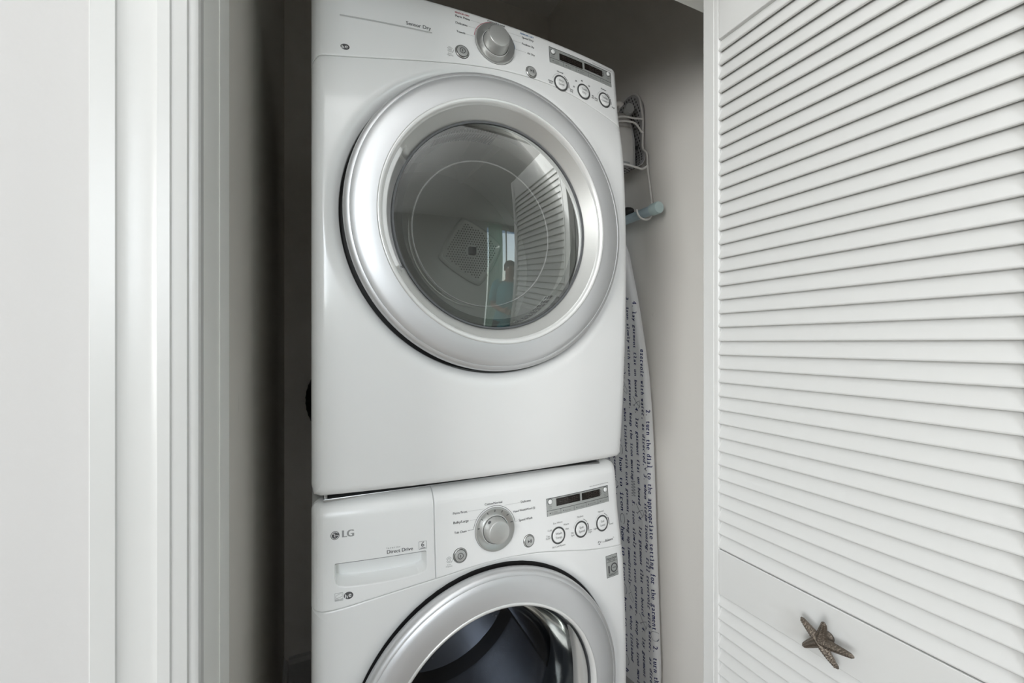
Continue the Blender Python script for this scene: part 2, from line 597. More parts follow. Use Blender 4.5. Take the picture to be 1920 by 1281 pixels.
def louver_door(name, x_face, x_back):
    sg = 1 if x_back > x_face else -1
    th = abs(x_back - x_face)

    def P(d, y, z):
        return Vector((x_face + sg * d, y, z))

    bm = bmesh.new()
    # stiles with a small bead along the slats
    for ya, yb, yo in ((DY1, SY1, 1), (DY0, SY0, -1)):
        s = 1 if yo > 0 else -1
        poly = [(0.0015, ya), (0.0, ya - s * 0.0015), (0.0, yb + s * 0.0115), (0.0016, yb + s * 0.0105), (0.0016, yb + s * 0.0085),
                (0.0002, yb + s * 0.0075), (0.0008, yb + s * 0.002), (0.0035, yb), (th, yb), (th, ya)]
        add_prism(bm, poly, lambda d, y: P(d, y, Z_B), lambda d, y: P(d, y, Z_T))
    d = obj(name, bm, M['louver'], None, smooth=False, kind='structure')
    for nm, z0, z1 in (('top_rail', Z_TR, Z_T), ('middle_rail', Z_M0, Z_M1), ('bottom_rail', Z_B, Z_BR)):
        bm = bmesh.new()
        xa, xb = sorted((x_face + sg * 0.0008, x_back - sg * 0.0002))
        add_box(bm, xa, xb, SY0, SY1, z0, z1, bev=0.0008, seg=1)
        obj(nm, bm, M['louver'], d, smooth=False)
    # one slat, shared by all
    tilt = radians(20.5)
    wdt, thk = 0.0352, 0.0058
    prof = []
    for a in range(7):
        t = pi * a / 6 - pi / 2
        prof.append((wdt / 2 - thk / 2 + thk / 2 * cos(t), thk / 2 * sin(t)))
    prof += [(-wdt / 2, thk / 2), (-wdt / 2, -thk / 2)]
    bm = bmesh.new()

    def sl(y):
        def f(a, b):   # a runs down and outward along the slat, b across its thickness
            dn = Vector((-sg * sin(tilt), 0, -cos(tilt)))
            nr = Vector((-sg * cos(tilt), 0, sin(tilt)))
            return dn * a + nr * b + Vector((0, y, 0))
        return f
    add_prism(bm, prof, sl(SY0 - 0.004), sl(SY1 + 0.004))
    finish(bm, True, 30)
    me = bpy.data.meshes.new('slat')
    bm.to_mesh(me); bm.free()
    me.materials.append(M['louver'])
    zs = []
    z = 1.8423
    while z > Z_M1 + 0.010:
        zs.append(z); z -= PITCH
    z = Z_M0 - 0.0068
    while z > Z_BR + 0.002:
        zs.append(z); z -= PITCH
    rnd = random.Random(7)
    for z in zs:
        o = bpy.data.objects.new('slat', me)
        o.location = (x_face + sg * (th / 2 - 0.0045), 0, z)
        o.rotation_euler = (0, radians(rnd.uniform(-0.7, 0.7)), 0)
        o.parent = d
        COL.objects.link(o)
    return d


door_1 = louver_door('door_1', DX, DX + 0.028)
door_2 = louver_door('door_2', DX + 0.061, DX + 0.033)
# hinges joining the two leaves
for z in (0.25, 1.0, 1.75):
    bm = bmesh.new()
    add_tube(bm, [(DX + 0.0305, DY0 - 0.004, z - 0.03), (DX + 0.0305, DY0 - 0.004, z + 0.03)], 0.0045, 8)
    obj('hinge', bm, M['plate'], door_1)


# starfish knob on the middle rail
def starfish(parent, c):
    bm = bmesh.new()
    # five arms: (angle measured in the door plane, length, lift at the tip)
    arms = [(148, 0.034, 0.008), (74, 0.037, 0.018), (222, 0.030, 0.014), (-54, 0.036, 0.004), (8, 0.046, 0.012)]
    nrm = Vector((-1, 0, 0))
    right = Vector((0, -1, 0))
    up = Vector((0, 0, 1))
    bumps = bmesh.new()
    for a, L, lift in arms:
        d = right * cos(radians(a)) + up * sin(radians(a))
        s = nrm.cross(d).normalized()
        rings = []
        n = 12
        for i in range(n + 1):
            t = i / n
            w = 0.0058 * (1 - t) ** 0.8 + 0.0031
            if i == n:
                w *= 0.45
            p = c + d * (L * t) + nrm * (0.020 + (lift - 0.010) * t * t)
            h = w * 0.8
            rings.append([bm.verts.new(p + s * (w * cos(q)) + nrm * (h * (sin(q) if sin(q) > 0 else 0.5 * sin(q)) + (0.25 * h if abs(cos(q)) < 0.2 and sin(q) > 0 else 0)))
                          for q in [2 * pi * k / 12 for k in range(12)]])
            if 0.1 < t < 0.97:
                for off in (-0.45, 0.0, 0.45):
                    q = pi / 2 + off * 1.3
                    bp = p + s * (w * cos(q)) + nrm * (h * sin(q) * 1.03 + (0.25 * h if off == 0 else 0))
                    r = 0.0011 * (1.15 - 0.5 * t)
                    bmesh.ops.create_icosphere(bumps, subdivisions=1, radius=r, matrix=Matrix.Translation(bp))
        for A, B in zip(rings, rings[1:]):
            for k in range(12):
                bm.faces.new((A[k], A[(k + 1) % 12], B[(k + 1) % 12], B[k]))
        bm.faces.new(rings[-1])
        bm.faces.new(rings[0])
    # raised hub and the post that holds it to the rail
    bmesh.ops.create_uvsphere(bm, u_segments=14, v_segments=8, radius=0.0080, matrix=Matrix.Translation(c + nrm * 0.019))
    add_lathe(bm, c, nrm, right, up, [(0.0085, -0.0005), (0.0085, 0.002), (0.005, 0.005), (0.005, 0.016)], 16)
    k = obj('knob', bm, M['pewter'], parent, label='bronze starfish shaped door knob')
    obj('raised_beading', bumps, M['pewterlight'], k, kind='stuff')


starfish(door_1, Vector((DX, 0.392, 0.829)))

# ================================================================== dryer on top of the washer
XC, HW = 0.3375, 0.343
DB, DH = 0.995, 0.948             # dryer: underside height, body height
WB, WH = 0.035, 0.945             # washer
YBACK = 0.877                     # where the front shells end and the cabinet begins


def sst(a, b, x):
    t = max(0.0, min(1.0, (x - a) / (b - a)))
    return t * t * (3 - 2 * t)


def face_dryer(X, z):
    u, zr = (X - XC) / HW, z - DB
    bow = 0.020 + 0.010 * sst(.70, .85, zr)
    if zr < .46:
        p = .024 * ((.46 - zr) / .46) ** 2
    elif zr < .79:
        p = .017 * ((zr - .46) / .33) ** 2
    else:
        p = .017 + .11 * (zr - .79)
    return .797 + bow * u * u + p


def face_washer(X, z):
    u, zr = (X - XC) / HW, z - WB
    bow = 0.020 + 0.010 * sst(.70, .85, zr)
    if zr < .46:
        p = .010 * ((.46 - zr) / .46) ** 2
    elif zr < .75:
        p = .015 * ((zr - .46) / .29) ** 2
    else:
        p = .015 + .105 * (zr - .75)
    return .797 + bow * u * u + p


SEAM_D = [(-.006, 1.762), (-.003, 1.770), (.002, 1.7765), (.0086, 1.7805), (.0436, 1.7855), (.0981, 1.7940), (.1554, 1.8037), (.216, 1.8142), (.2696, 1.8232), (.3263, 1.8302), (.3744, 1.8341),
          (.4254, 1.8356), (.4797, 1.8335), (.5376, 1.8260), (.5995, 1.8115), (.649, 1.7975), (.681, 1.7850)]
SEAM_W = [(-.006, .7955), (.0086, .7928), (.0434, .7940), (.0978, .8010), (.1549, .8081), (.2154, .8148), (.2853, .8222), (.3369, .8248), (.3729, .8246), (.439, .8200), (.5044, .8090), (.569, .7970), (.6263, .7893), (.681, .7845)]


def lookup(table, X):
    """Smooth reading of a table of (x, value)."""
    n = len(table)
    X = max(table[0][0], min(table[-1][0], X))
    for i in range(n - 1):
        if X <= table[i + 1][0]:
            break
    (x0, y0), (x1, y1) = table[i], table[i + 1]
    xa, ya = table[max(i - 1, 0)]
    xb, yb = table[min(i + 2, n - 1)]
    m0 = (y1 - ya) / (x1 - xa)
    m1 = (yb - y0) / (xb - x0)
    h = x1 - x0
    t = (X - x0) / h
    return (2 * t ** 3 - 3 * t * t + 1) * y0 + (t ** 3 - 2 * t * t + t) * h * m0 + (-2 * t ** 3 + 3 * t * t) * y1 + (t ** 3 - t * t) * h * m1


def seam_dryer(X):
    return lookup(SEAM_D, X)


def seam_washer(X):
    return lookup(SEAM_W, X)


def surf_frame(face, X, z):
    """Point, outward normal, right and up directions of a front face."""
    e = 0.004
    px = Vector((2 * e, face(X + e, z) - face(X - e, z), 0)).normalized()
    pz = Vector((0, face(X, z + e) - face(X, z - e), 2 * e)).normalized()
    return Vector((X, face(X, z), z)), px.cross(pz).normalized(), px, pz


def printer(face, lift=0.0004):
    def fn(X, z):
        return Vector((X, face(X, z) - lift, z))
    return fn


def edge_roll(e, r):
    """Set-back of a rounded edge, e = how far inside the last r of the face we are (0..r)."""
    e = max(0.0, min(e, r))
    return r - sqrt(max(0.0, r * r - e * e))


def front_panel(parent, face, seam, zb, zc, rh, r_door, rec, dish, slot):
    """White front below the seam: a round hole for the door, dished round the door, rolled edges."""
    rs, rb, rc = 0.022, 0.012, 0.014

    def inside(X, z):
        u = abs(X - XC)
        if u > HW or z < zb or z > seam(X) - 0.0005:
            return False
        if u > HW - rc and z < zb + rc:
            return hypot(u - HW + rc, zb + rc - z) < rc
        return True

    angs = [2 * pi * i / 320 for i in range(320)]
    for cx_, cz_ in ((HW, seam(XC + HW) - zc), (-HW, seam(XC - HW) - zc), (HW - .004, zb + .004 - zc), (-HW + .004, zb + .004 - zc)):
        angs.append(atan2(cz_, cx_) % (2 * pi))
    angs = sorted(set(round(a, 5) for a in angs))
    bm = bmesh.new()
    cols = []
    for a in angs:
        lo, hi = rh, 1.2
        for _ in range(40):
            m = (lo + hi) / 2
            if inside(XC + m * cos(a), zc + m * sin(a)):
                lo = m
            else:
                hi = m
        rbnd = lo
        col = []
        L = rbnd - rh
        near = .034 * min(1.0, L / .055)
        radii = [rh + near * f for f in (0, .012, .024, .038, .055, .075, .10, .135, .18, .24, .31, .40, .50, .62, .75, .88)]
        radii += [rh + near + (L - near) * sin(pi / 2 * i / 20) for i in range(21)]
        for r in radii:
            X, z = XC + r * cos(a), zc + r * sin(a)
            y = face(X, z)
            u = abs(X - XC)
            y += edge_roll(u - (HW - rs), rs) + edge_roll(zb + rb - z, rb) + edge_roll(z - (seam(X) - .0005 - .0018), .0018) * .8
            # dish round the door
            dr = r - r_door
            if dr < rec:
                y += dish * (1 - max(0.0, dr) / rec) ** 2.2 + 0.026 * (1 - sst(slot, slot + 0.0024, dr))
            col.append(bm.verts.new((X, y, z)))
        col.append(bm.verts.new((col[-1].co.x, YBACK, col[-1].co.z)))
        cols.append(col)
    n = len(cols)
    for i in range(n):
        A, B = cols[i], cols[(i + 1) % n]
        for k in range(len(A) - 1):
            bm.faces.new((A[k], A[k + 1], B[k + 1], B[k]))
    return obj('front_panel', bm, M['enamel'], parent, angle=50)


def control_panel(parent, face, seam, ztop, rt, rc, x0, x1, roll0=True, roll1=True, name='control_panel', mat='panel', recess=None):
    """Fascia above the seam between x0 and x1, with a rolled top edge and (where it ends the machine) rolled sides."""
    rs = 0.022
    us = []
    nu = max(14, int(90 * (x1 - x0) / (2 * HW)))
    for i in range(nu + 1):
        us.append(x0 + (x1 - x0) * i / nu)
    extra = [.0004, .0012, .0025, .0045, .007, .010, .014, .018, .022]
    us += [x0 + e for e in extra] + [x1 - e for e in extra]
    vs_extra = []
    if recess:
        us += recess['us']
    us = sorted(set(round(u, 5) for u in us))
    vt = [i / 30 for i in range(31)]
    zspan = ztop - seam(XC)
    for e in (.0004, .0012, .003, .005, .008, .012, .016, .020, .026):
        vt.append(1 - e / zspan)
        if e < .006:
            vt.append(e / zspan)
    vt = sorted(set(round(v, 5) for v in vt))
    bm = bmesh.new()
    rows = []
    for v in vt:
        row = []
        for X in us:
            u = abs(X - XC)
            zs = seam(X) + 0.0005
            zt = ztop
            for flag, ed in ((roll0, X - x0), (roll1, x1 - X)):
                if flag and ed < rc:
                    zt = min(zt, ztop - (rc - sqrt(max(0, rc * rc - (rc - ed) ** 2))))
            z = zs + (zt - zs) * v
            y = face(X, z) + edge_roll(z - (ztop - rt), rt) * 0.999 + edge_roll(zs + .0018 - z, .0018) * .8
            if roll0:
                y += edge_roll(x0 + rs - X, rs)
            else:
                y += edge_roll(x0 + .0015 - X, .0015)
            if roll1:
                y += edge_roll(X - (x1 - rs), rs)
            else:
                y += edge_roll(X - (x1 - .0015), .0015)
            if recess:
                y += recess['fn'](X, z)
            row.append(bm.verts.new((X, y, z)))
        rows.append(row)
    for A, B in zip(rows, rows[1:]):
        for i in range(len(us) - 1):
            bm.faces.new((A[i], A[i + 1], B[i + 1], B[i]))
    # turn the outline back into the machine
    loop = rows[0][:] + [r[-1] for r in rows[1:]] + rows[-1][-2::-1] + [r[0] for r in rows[-2:0:-1]]
    bl = [bm.verts.new((w.co.x, max(w.co.y, YBACK), w.co.z)) for w in loop]
    n = len(loop)
    for i in range(n):
        try:
            bm.faces.new((loop[i], loop[(i + 1) % n], bl[(i + 1) % n], bl[i]))
        except ValueError:
            pass
    return obj(name, bm, M[mat], parent, angle=50)


def cabinet(parent, zb, zt):
    """Steel wrapper: sides, top, bottom and back, open towards the front shells."""
    bm = bmesh.new()
    y0, y1, w = YBACK, 1.52, HW - .001
    r = .012
    def ring(y, ins):
        out = []
        for sx, sz, a0 in ((1, -1, -90), (1, 1, 0), (-1, 1, 90), (-1, -1, 180)):
            for k in range(5):
                a = radians(a0 + 90 * k / 4)
                cx, cz = XC + sx * (w - r), (zb + r if sz < 0 else zt - r)
                out.append(bm.verts.new((cx + (r - ins) * cos(a), y, cz + (r - ins) * sin(a))))
        return out
    R = [ring(y0, 0.0), ring(y1 - .006, 0), ring(y1, .006)]
    for A, B in zip(R, R[1:]):
        for i in range(len(A)):
            bm.faces.new((A[i], A[(i + 1) % len(A)], B[(i + 1) % len(A)], B[i]))
    bm.faces.new(R[-1])
    return obj('cabinet', bm, M['cabinet'], parent)


NY = Vector((0, -1, 0))
RX = Vector((1, 0, 0))
UZ = Vector((0, 0, 1))


def door_parts(parent, c, R, rbead, rglass, handle_deg, glass, bulge, ring_mat='silver', cone_mat='cone'):
    """Round door: outer ring, bright bead, inner cone with a finger pocket, convex glass."""
    bm = bmesh.new()
    prof = [(R - .022, -.024), (R - .004, -.021), (R, -.012), (R - .0006, -.006), (R - .003, -.0025), (R - .007, 0.0), (R - .010, .0005),
            (R - .0105, -.0004), (R - .0115, .0006), (R - .022, .0034), (R - .034, .0057), (R - .045, .0071), (rbead + .0055, .0076)]
    add_lathe(bm, c, NY, RX, UZ, prof, 128)
    ring = obj('door', bm, M[ring_mat], parent, angle=60)
    bm = bmesh.new()
    prof = [(rbead + .0055, .0076), (rbead + .0045, .0092), (rbead + .002, .0098), (rbead - .0015, .0084), (rbead - .0042, .004), (rbead - .0055, .0)]
    add_lathe(bm, c, NY, RX, UZ, prof, 128)
    obj('door_bead', bm, M['bead'], ring, angle=60)
    # cone between bead and glass; over the handle span it drops into a pocket
    bm = bmesh.new()
    h0, h1 = handle_deg
    rc = rbead - .0055
    seg = 180
    A = [-pi / 2 + 2 * pi * i / seg for i in range(seg)]
    def in_handle(a):
        d = math.degrees(a) % 360
        return sst(h0 - 1.2, h0 + 1.2, d) * (1 - sst(h1 - 1.2, h1 + 1.2, d))
    rings = []
    HP = [(0.0, 0.0, 0.0), (.10, -.0035, -.0008), (.20, -.0065, -.0018), (.25, -.0078, -.0032), (.29, -.0078, -.012), (.34, -.0060, -.030), (.5, -.0080, -.034), (.75, -.014, -.036), (.9, -.020, -.038), (1.0, -.0245, -.040)]
    for t, hr, hp in HP:
        row = []
        for a in A:
            k = in_handle(a)
            r = rc + (rglass - rc) * t
            h = -.028 * t
            # pocket: a lip inside the bead, then a drop to a floor that runs in below the glass
            rp = rc + hr
            row.append(bm.verts.new(c + (RX * cos(a) + UZ * sin(a)) * (r + (rp - r) * k) + NY * (h + (hp - h) * k)))
        rings.append(row)
    for P, Q in zip(rings, rings[1:]):
        for i in range(seg):
            j = (i + 1) % seg
            bm.faces.new((P[i], P[j], Q[j], Q[i]))
    bm.faces.ensure_lookup_table()
    for f in bm.faces:
        v = f.calc_center_median() - c
        if in_handle(atan2(v.z, v.x)) > .5:
            f.material_index = 1
    obj('inner_rim', bm, [M[cone_mat], M['enamel']], ring, angle=50)
    # glass: convex, with a dark rim
    bm = bmesh.new()
    n = 26
    prof = []
    for i in range(n + 1):
        r = rglass * sin(pi / 2 * i / n) if i else 0.0005
        prof.append((r, -.026 + bulge * (1 - (r / rglass) ** 2)))
    add_lathe(bm, c, NY, RX, UZ, prof, 128, cap0=True)
    g = obj('door_glass', bm, M[glass], ring, angle=80)
    bm = bmesh.new()
    add_lathe(bm, c, NY, RX, UZ, [(rglass - .0035, -.0262), (rglass - .003, -.0235), (rglass + .0004, -.0235), (rglass + .0012, -.036), (rglass - .006, -.036)], 128)
    obj('glass_edge', bm, M['gasket'], ring, angle=60)
    return ring


def add_round_button(bm, face, X, z, r, h):
    p, n, rt, up = surf_frame(face, X, z)
    add_lathe(bm, p, n, rt, up, [(r, -.002), (r, h * .6), (r * .93, h), (r * .86, h * 1.02)], 40, cap1=True)


def push_button(parent, face, X, z, r, icon):
    p, n, rt, up = surf_frame(face, X, z)
    bm = bmesh.new()
    add_lathe(bm, p, n, rt, up, [(r * .86, .0022), (r * .84, .003), (r * .5, .0036), (r * .02, .0038)], 40, cap1=True)
    b = obj(icon + '_button', bm, M['button'], parent)
    bm = bmesh.new()
    add_lathe(bm, p, n, rt, up, [(r * 1.05, -.001), (r * 1.05, .0012), (r * .97, .0022), (r * .93, .0012), (r * .86, .0016)], 40)
    obj('button_ring', bm, M['dial'], b)
    bm = bmesh.new()
    add_lathe(bm, p, n, rt, up, [(r * 1.12, .0002), (r * 1.04, .0003)], 40)
    add_lathe(bm, p, n, rt, up, [(r * .93, .0024), (r * .855, .0024)], 40)
    obj('button_gap', bm, M['darkring'], b)

    def fn(a, c):
        return p + rt * a + up * c + n * .0042
    bm = bmesh.new()
    if icon == 'power':
        add_disc(bm, 0, 0, r * .46, fn, r * .37)
        add_stroke(bm, [(0, -r * .2), (0, r * .2)], fn, r * .11)
    else:
        vs = [bm.verts.new(fn(*q)) for q in ((-r * .34, -r * .27), (-r * .34, r * .27), (r * .02, 0))]
        bm.faces.new(vs)
        add_stroke(bm, [(r * .16, -r * .27), (r * .16, r * .27)], fn, r * .11)
        add_stroke(bm, [(r * .34, -r * .27), (r * .34, r * .27)], fn, r * .11)
    obj('icon', bm, M['print'], b, smooth=False, recalc=False)
    return b


def option_button(parent, face, X, z, r, lines):
    p, n, rt, up = surf_frame(face, X, z)
    bm = bmesh.new()
    add_lathe(bm, p, n, rt, up, [(r * .80, .0005), (r * .80, .0016), (r * .74, .0024), (r * .02, .0026)], 40, cap1=True)
    b = obj('option_button', bm, M['panel'], parent)
    bm = bmesh.new()
    add_lathe(bm, p, n, rt, up, [(r, -.0005), (r, .0014), (r * .96, .0018), (r * .86, .0018), (r * .82, .0010)], 48)
    obj('button_ring', bm, M['darkring'], b)

    def fn(a, c):
        return p + rt * a + up * c + n * .0029
    for i, s in enumerate(lines):
        lettering(b, s, fn, 0, r * (.12 - .46 * i), 'greyprint', size=r * .40, align='c')
    return b


def dial(parent, face, X, z, R, ticks, mark_deg):
    p, n, rt, up = surf_frame(face, X, z)
    bm = bmesh.new()
    add_lathe(bm, p, n, rt, up, [(R, -.003), (R, .0025), (R * .975, .0045), (R * .95, .0048), (R * .74, .0010), (R * .68, .0006), (R * .3, .0006)], 96)
    d = obj('dial', bm, M['dial'], parent, angle=45)
    bm = bmesh.new()
    add_lathe(bm, p, n, rt, up, [(R * .69, .0005), (R * .675, .0042), (R * .645, .0042), (R * .635, .0015)], 96)
    obj('dial_collar', bm, M['bead'], d)
    bm = bmesh.new()
    add_lathe(bm, p, n, rt, up, [(R * 1.012, .0004), (R * .985, .0006)], 96)
    add_lathe(bm, p, n, rt, up, [(R * .645, .0012), (R * .60, .0012)], 96)
    obj('dial_gap', bm, M['darkring'], d)
    bm = bmesh.new()
    k = 0.62
    add_lathe(bm, p, n, rt, up, [(R * k, .0008), (R * k * .99, .006), (R * .54, .0195), (R * .515, .0238), (R * .50, .0250), (R * .485, .0252), (R * .30, .0262), (R * .02, .0267)], 96, cap1=True)
    kn = obj('dial_knob', bm, M['knobcap'], d, angle=45)
    if ticks:
        bm = bmesh.new()
        for a in ticks:
            a = radians(a)
            def fn(q, w, a=a):
                return p + (rt * cos(a) + up * sin(a)) * q + (up * cos(a) - rt * sin(a)) * w + n * (.0011 + .0037 * (q / R - .74) / .21 + .0006)
            add_stroke(bm, [(R * .81, 0), (R * .92, 0)], fn, R * .035)
        obj('dial_ticks', bm, M['darkring'], d, smooth=False, recalc=False)
    # thumb dimple on the knob flank
    a = radians(mark_deg)
    dr = rt * cos(a) + up * sin(a)
    cdir = (dr * .95 + n * .30).normalized()
    base = p + dr * (R * .575) + n * .0128
    t1 = cdir.cross(n).normalized()
    t2 = t1.cross(cdir)
    bm = bmesh.new()
    add_lathe(bm, base + cdir * .0006, cdir, t1, t2, [(R * .085, -.001), (R * .07, .0004), (R * .01, -.0004)], 20, cap1=True)
    obj('knob_dimple', bm, M['gasket'], d)
    return d


SEG = {'0': 'abcdef', '1': 'bc', '8': 'abcdefg'}


def display(parent, face, corners, w_left, w_right, sb, strip, dots, labels, heads, btn_labels):
    """Silver display plate: two dark windows, two small buttons, a row of option captions."""
    x0, x1, z0, z1 = corners
    fn = printer(face, .0014)
    bm = bmesh.new()
    n = 14
    fr = [[bm.verts.new(Vector((x0 + (x1 - x0) * i / n, face(x0 + (x1 - x0) * i / n, z) - lift, z))) for i in range(n + 1)]
          for z, lift in ((z0, -.0005), (z0, .0010), (strip - .0005, .0010), (strip, .0004), (strip + .0005, .0010), (z1, .0010), (z1, -.0005))]
    for A, B in zip(fr, fr[1:]):
        for i in range(n):
            bm.faces.new((A[i], A[i + 1], B[i + 1], B[i]))
    d = obj('display', bm, M['lcdframe'], parent, angle=30)
    bm = bmesh.new()
    add_stroke(bm, [(x0 + (x1 - x0) * i / 10, strip) for i in range(11)], fn, .0009)
    add_stroke(bm, [(x0 + (x1 - x0) * i / 10, z1 - .0006) for i in range(11)], fn, .0012)
    add_stroke(bm, [(x0 + .0004, z0), (x0 + .0004, z1)], fn, .0008)
    add_stroke(bm, [(x1 - .0004, z0), (x1 - .0004, z1)], fn, .0008)
    for k in range(1, len(dots)):
        X = dots[k][0] - .0075
        add_stroke(bm, [(X, z0 + .0008), (X, strip)], fn, .0007)
    for X, z in dots:
        add_disc(bm, X, z, .0013, fn, seg=12)
    obj('plate_lines', bm, M['print'], d, smooth=False, recalc=False)
    for (X, z), ls in zip(dots, labels):
        for i, s in enumerate(ls):
            lettering(d, s, fn, X + .0035, z - .0018 + (.0014 if len(ls) > 1 else 0) - .0032 * i, 'greyprint', size=.0040)
    for (a, b, c, e), segs in ((w_left, None), (w_right, '18:88')):
        bm = bmesh.new()
        m = 6
        lo = [bm.verts.new(printer(face, .0017)(a + (b - a) * i / m, c)) for i in range(m + 1)]
        hi = [bm.verts.new(printer(face, .0017)(a + (b - a) * i / m, e)) for i in range(m + 1)]
        for i in range(m):
            bm.faces.new((lo[i], lo[i + 1], hi[i + 1], hi[i]))
        obj('display_window', bm, M['lcd'], d, smooth=False)
        g = printer(face, .0019)
        bm = bmesh.new()
        if segs:
            wd, ht = (b - a) * .17, (e - c) * .66
            X = a + (b - a) * .10
            zb = c + (e - c) * .17
            for ch in segs:
                if ch == ':':
                    for q in (.3, .7):
                        add_disc(bm, X + .0008, zb + ht * q, .0009, g, seg=8)
                    X += .0035
                    continue
                L = {'a': ((0, 1), (1, 1)), 'd': ((0, 0), (1, 0)), 'g': ((0, .5), (1, .5)), 'f': ((0, .5), (0, 1)), 'e': ((0, 0), (0, .5)), 'b': ((1, .5), (1, 1)), 'c': ((1, 0), (1, .5))}
                for q in SEG[ch]:
                    (u0, v0), (u1, v1) = L[q]
                    s = .12
                    du, dv = (u1 - u0) * s, (v1 - v0) * s
                    add_stroke(bm, [(X + (u0 + du) * wd, zb + (v0 + dv) * ht), (X + (u1 - du) * wd, zb + (v1 - dv) * ht)], g, .0014)
                X += wd * 1.42
        else:
            for q in (.28, .5, .72):
                for k in range(8):
                    X = a + (b - a) * (.12 + .1 * k)
                    add_stroke(bm, [(X, c + (e - c) * q), (X + (b - a) * .075, c + (e - c) * q)], g, .0012)
        obj('segments', bm, M['segment'], d, smooth=False, recalc=False)
    for (X, z), ls in zip(sb, btn_labels):
        p, nn, rt, up = surf_frame(face, X, z)
        bm = bmesh.new()
        add_lathe(bm, p, nn, rt, up, [(.0052, .0008), (.0050, .0030), (.0030, .0040), (.0003, .0043)], 24, cap1=True)
        obj('small_button', bm, M['whiteprint'], d)
        bm = bmesh.new()
        add_lathe(bm, p, nn, rt, up, [(.0066, .0015), (.0053, .0017)], 24)
        obj('button_gap', bm, M['darkring'], d)
        for i, s in enumerate(ls):
            lettering(d, s, fn, X, z - .0115 - .0040 * i, 'greyprint', size=.0042, align='c')
    for s, X, z in heads:
        lettering(d, s, fn, X, z, 'greyprint', size=.0036, align='c')
    return d


def steam_icon(parent, fn, X, z, lines):
    bm = bmesh.new()
    for r, a0, a1 in ((.0052, 20, 170), (.0052, 200, 330), (.0030, 0, 350), (.0070, -60, 10)):
        add_stroke(bm, arc(X, z, r, a0, a1, 14), fn, .0007)
    add_disc(bm, X, z, .0011, fn, seg=10)
    obj('printed_icon', bm, M['greyprint'], parent, smooth=False, recalc=False)
    for i, s in enumerate(lines):
        lettering(parent, s, fn, X, z - .0100 - .0032 * i, 'paleprint', size=.0034, align='c')


def he_mark(parent, fn, X, z, s=1.0):
    bm = bmesh.new()
    add_disc(bm, X, z, .0062 * s, fn, sx=1.30)
    obj('printed_logo', bm, M['print'], parent, smooth=False, recalc=False)
    f2 = lambda a, b: fn(a, b) + NY * .0002
    lettering(parent, 'h', f2, X - .0056 * s, z - .0042 * s, 'whiteprint', size=.0098 * s, bold=.0003)
    lettering(parent, 'e', f2, X + .0002 * s, z - .0026 * s, 'whiteprint', size=.0108 * s, bold=.0003)


def leader(parent, fn, pts):
    return stroke(parent, pts, fn, .0006, 'paleprint')


# ------------------------------------------------------------------ DRYER
dryer = thing('dryer', (XC, 1.19, DB), 'white front-load dryer with smoked round glass door stacked on top of the washer', 'dryer')
DZ = 1.507
DTOP = DB + DH
cabinet(dryer, DB + .004, DTOP - .006)
front_panel(dryer, face_dryer, seam_dryer, DB, DZ, .296, .294, .034, .017, .0026)
dpan = control_panel(dryer, face_dryer, seam_dryer, DTOP, .0095, .028, XC - HW, XC + HW)
# dark recess behind the door ring
bm = bmesh.new()
add_lathe(bm, Vector((XC, 0.833, DZ)), NY, RX, UZ, [(.304, -.012), (.262, -.012), (.215, -.008)], 96)
obj('door_seal', bm, M['rubber'], dryer)
ddoor = door_parts(dryer, Vector((XC, .787, DZ)), .294, .2345, .2085, (150, 207), 'glass', .015)

fn = printer(face_dryer)
stroke(dpan, [(.0415 + .1658 * i / 12, 1.8669 + .005 * i / 12) for i in range(13)], fn, .0030, 'paleprint', 'printed_bar')
lettering(dpan, 'Sensor Dry', fn, .1587, 1.8767, 'print', width=.0467)
he_mark(dpan, fn, .0500, 1.8055, 0.95)
lettering(dpan, 'SENSOR DRY', fn, .2547, 1.9287, 'redprint', width=.0300, bold=.00015)
for s, X, z, w in (('Perm Press', .2553, 1.9208, .0300), ('Delicates', .2554, 1.9062, .0240), ('Towels', .2565, 1.8880, .0180),
                   ('Speed Dry', .4025, 1.9205, .0280), ('Freshen Up', .4020, 1.9058, .0290), ('Air Dry', .4135, 1.8880, .0185)):
    lettering(dpan, s, fn, X, z, 'print', width=w)
lettering(dpan, 'Cotton/Normal', fn, .3236, 1.9312, 'print', width=.0390, size=.0062)
lettering(dpan, 'MANUAL DRY', fn, .3985, 1.9287, 'blueprint', width=.0330, bold=.00015)
for pts in ([(.2875, 1.9225), (.3130, 1.9225)], [(.2815, 1.9080), (.3020, 1.9080)], [(.2765, 1.8895), (.2920, 1.8895)],
            [(.3700, 1.9225), (.4000, 1.9225)], [(.3810, 1.9080), (.3990, 1.9080)], [(.3860, 1.8895), (.4100, 1.8895)]):
    leader(dpan, fn, pts)
stroke(dpan, arc(.3385, 1.8858, .0458, 98, 172), fn, .0009, 'redprint', 'printed_arc')
stroke(dpan, arc(.3385, 1.8858, .0458, 4, 46), fn, .0009, 'blueprint', 'printed_arc')
dial(dryer, face_dryer, .3385, 1.8858, .0435, None, 128)
push_button(dryer, face_dryer, .2667, 1.8484, .0130, 'power')
push_button(dryer, face_dryer, .4210, 1.8487, .0120, 'start')
steam_icon(dpan, fn, .2419, 1.8468, ['Smart', 'Diagnosis'])
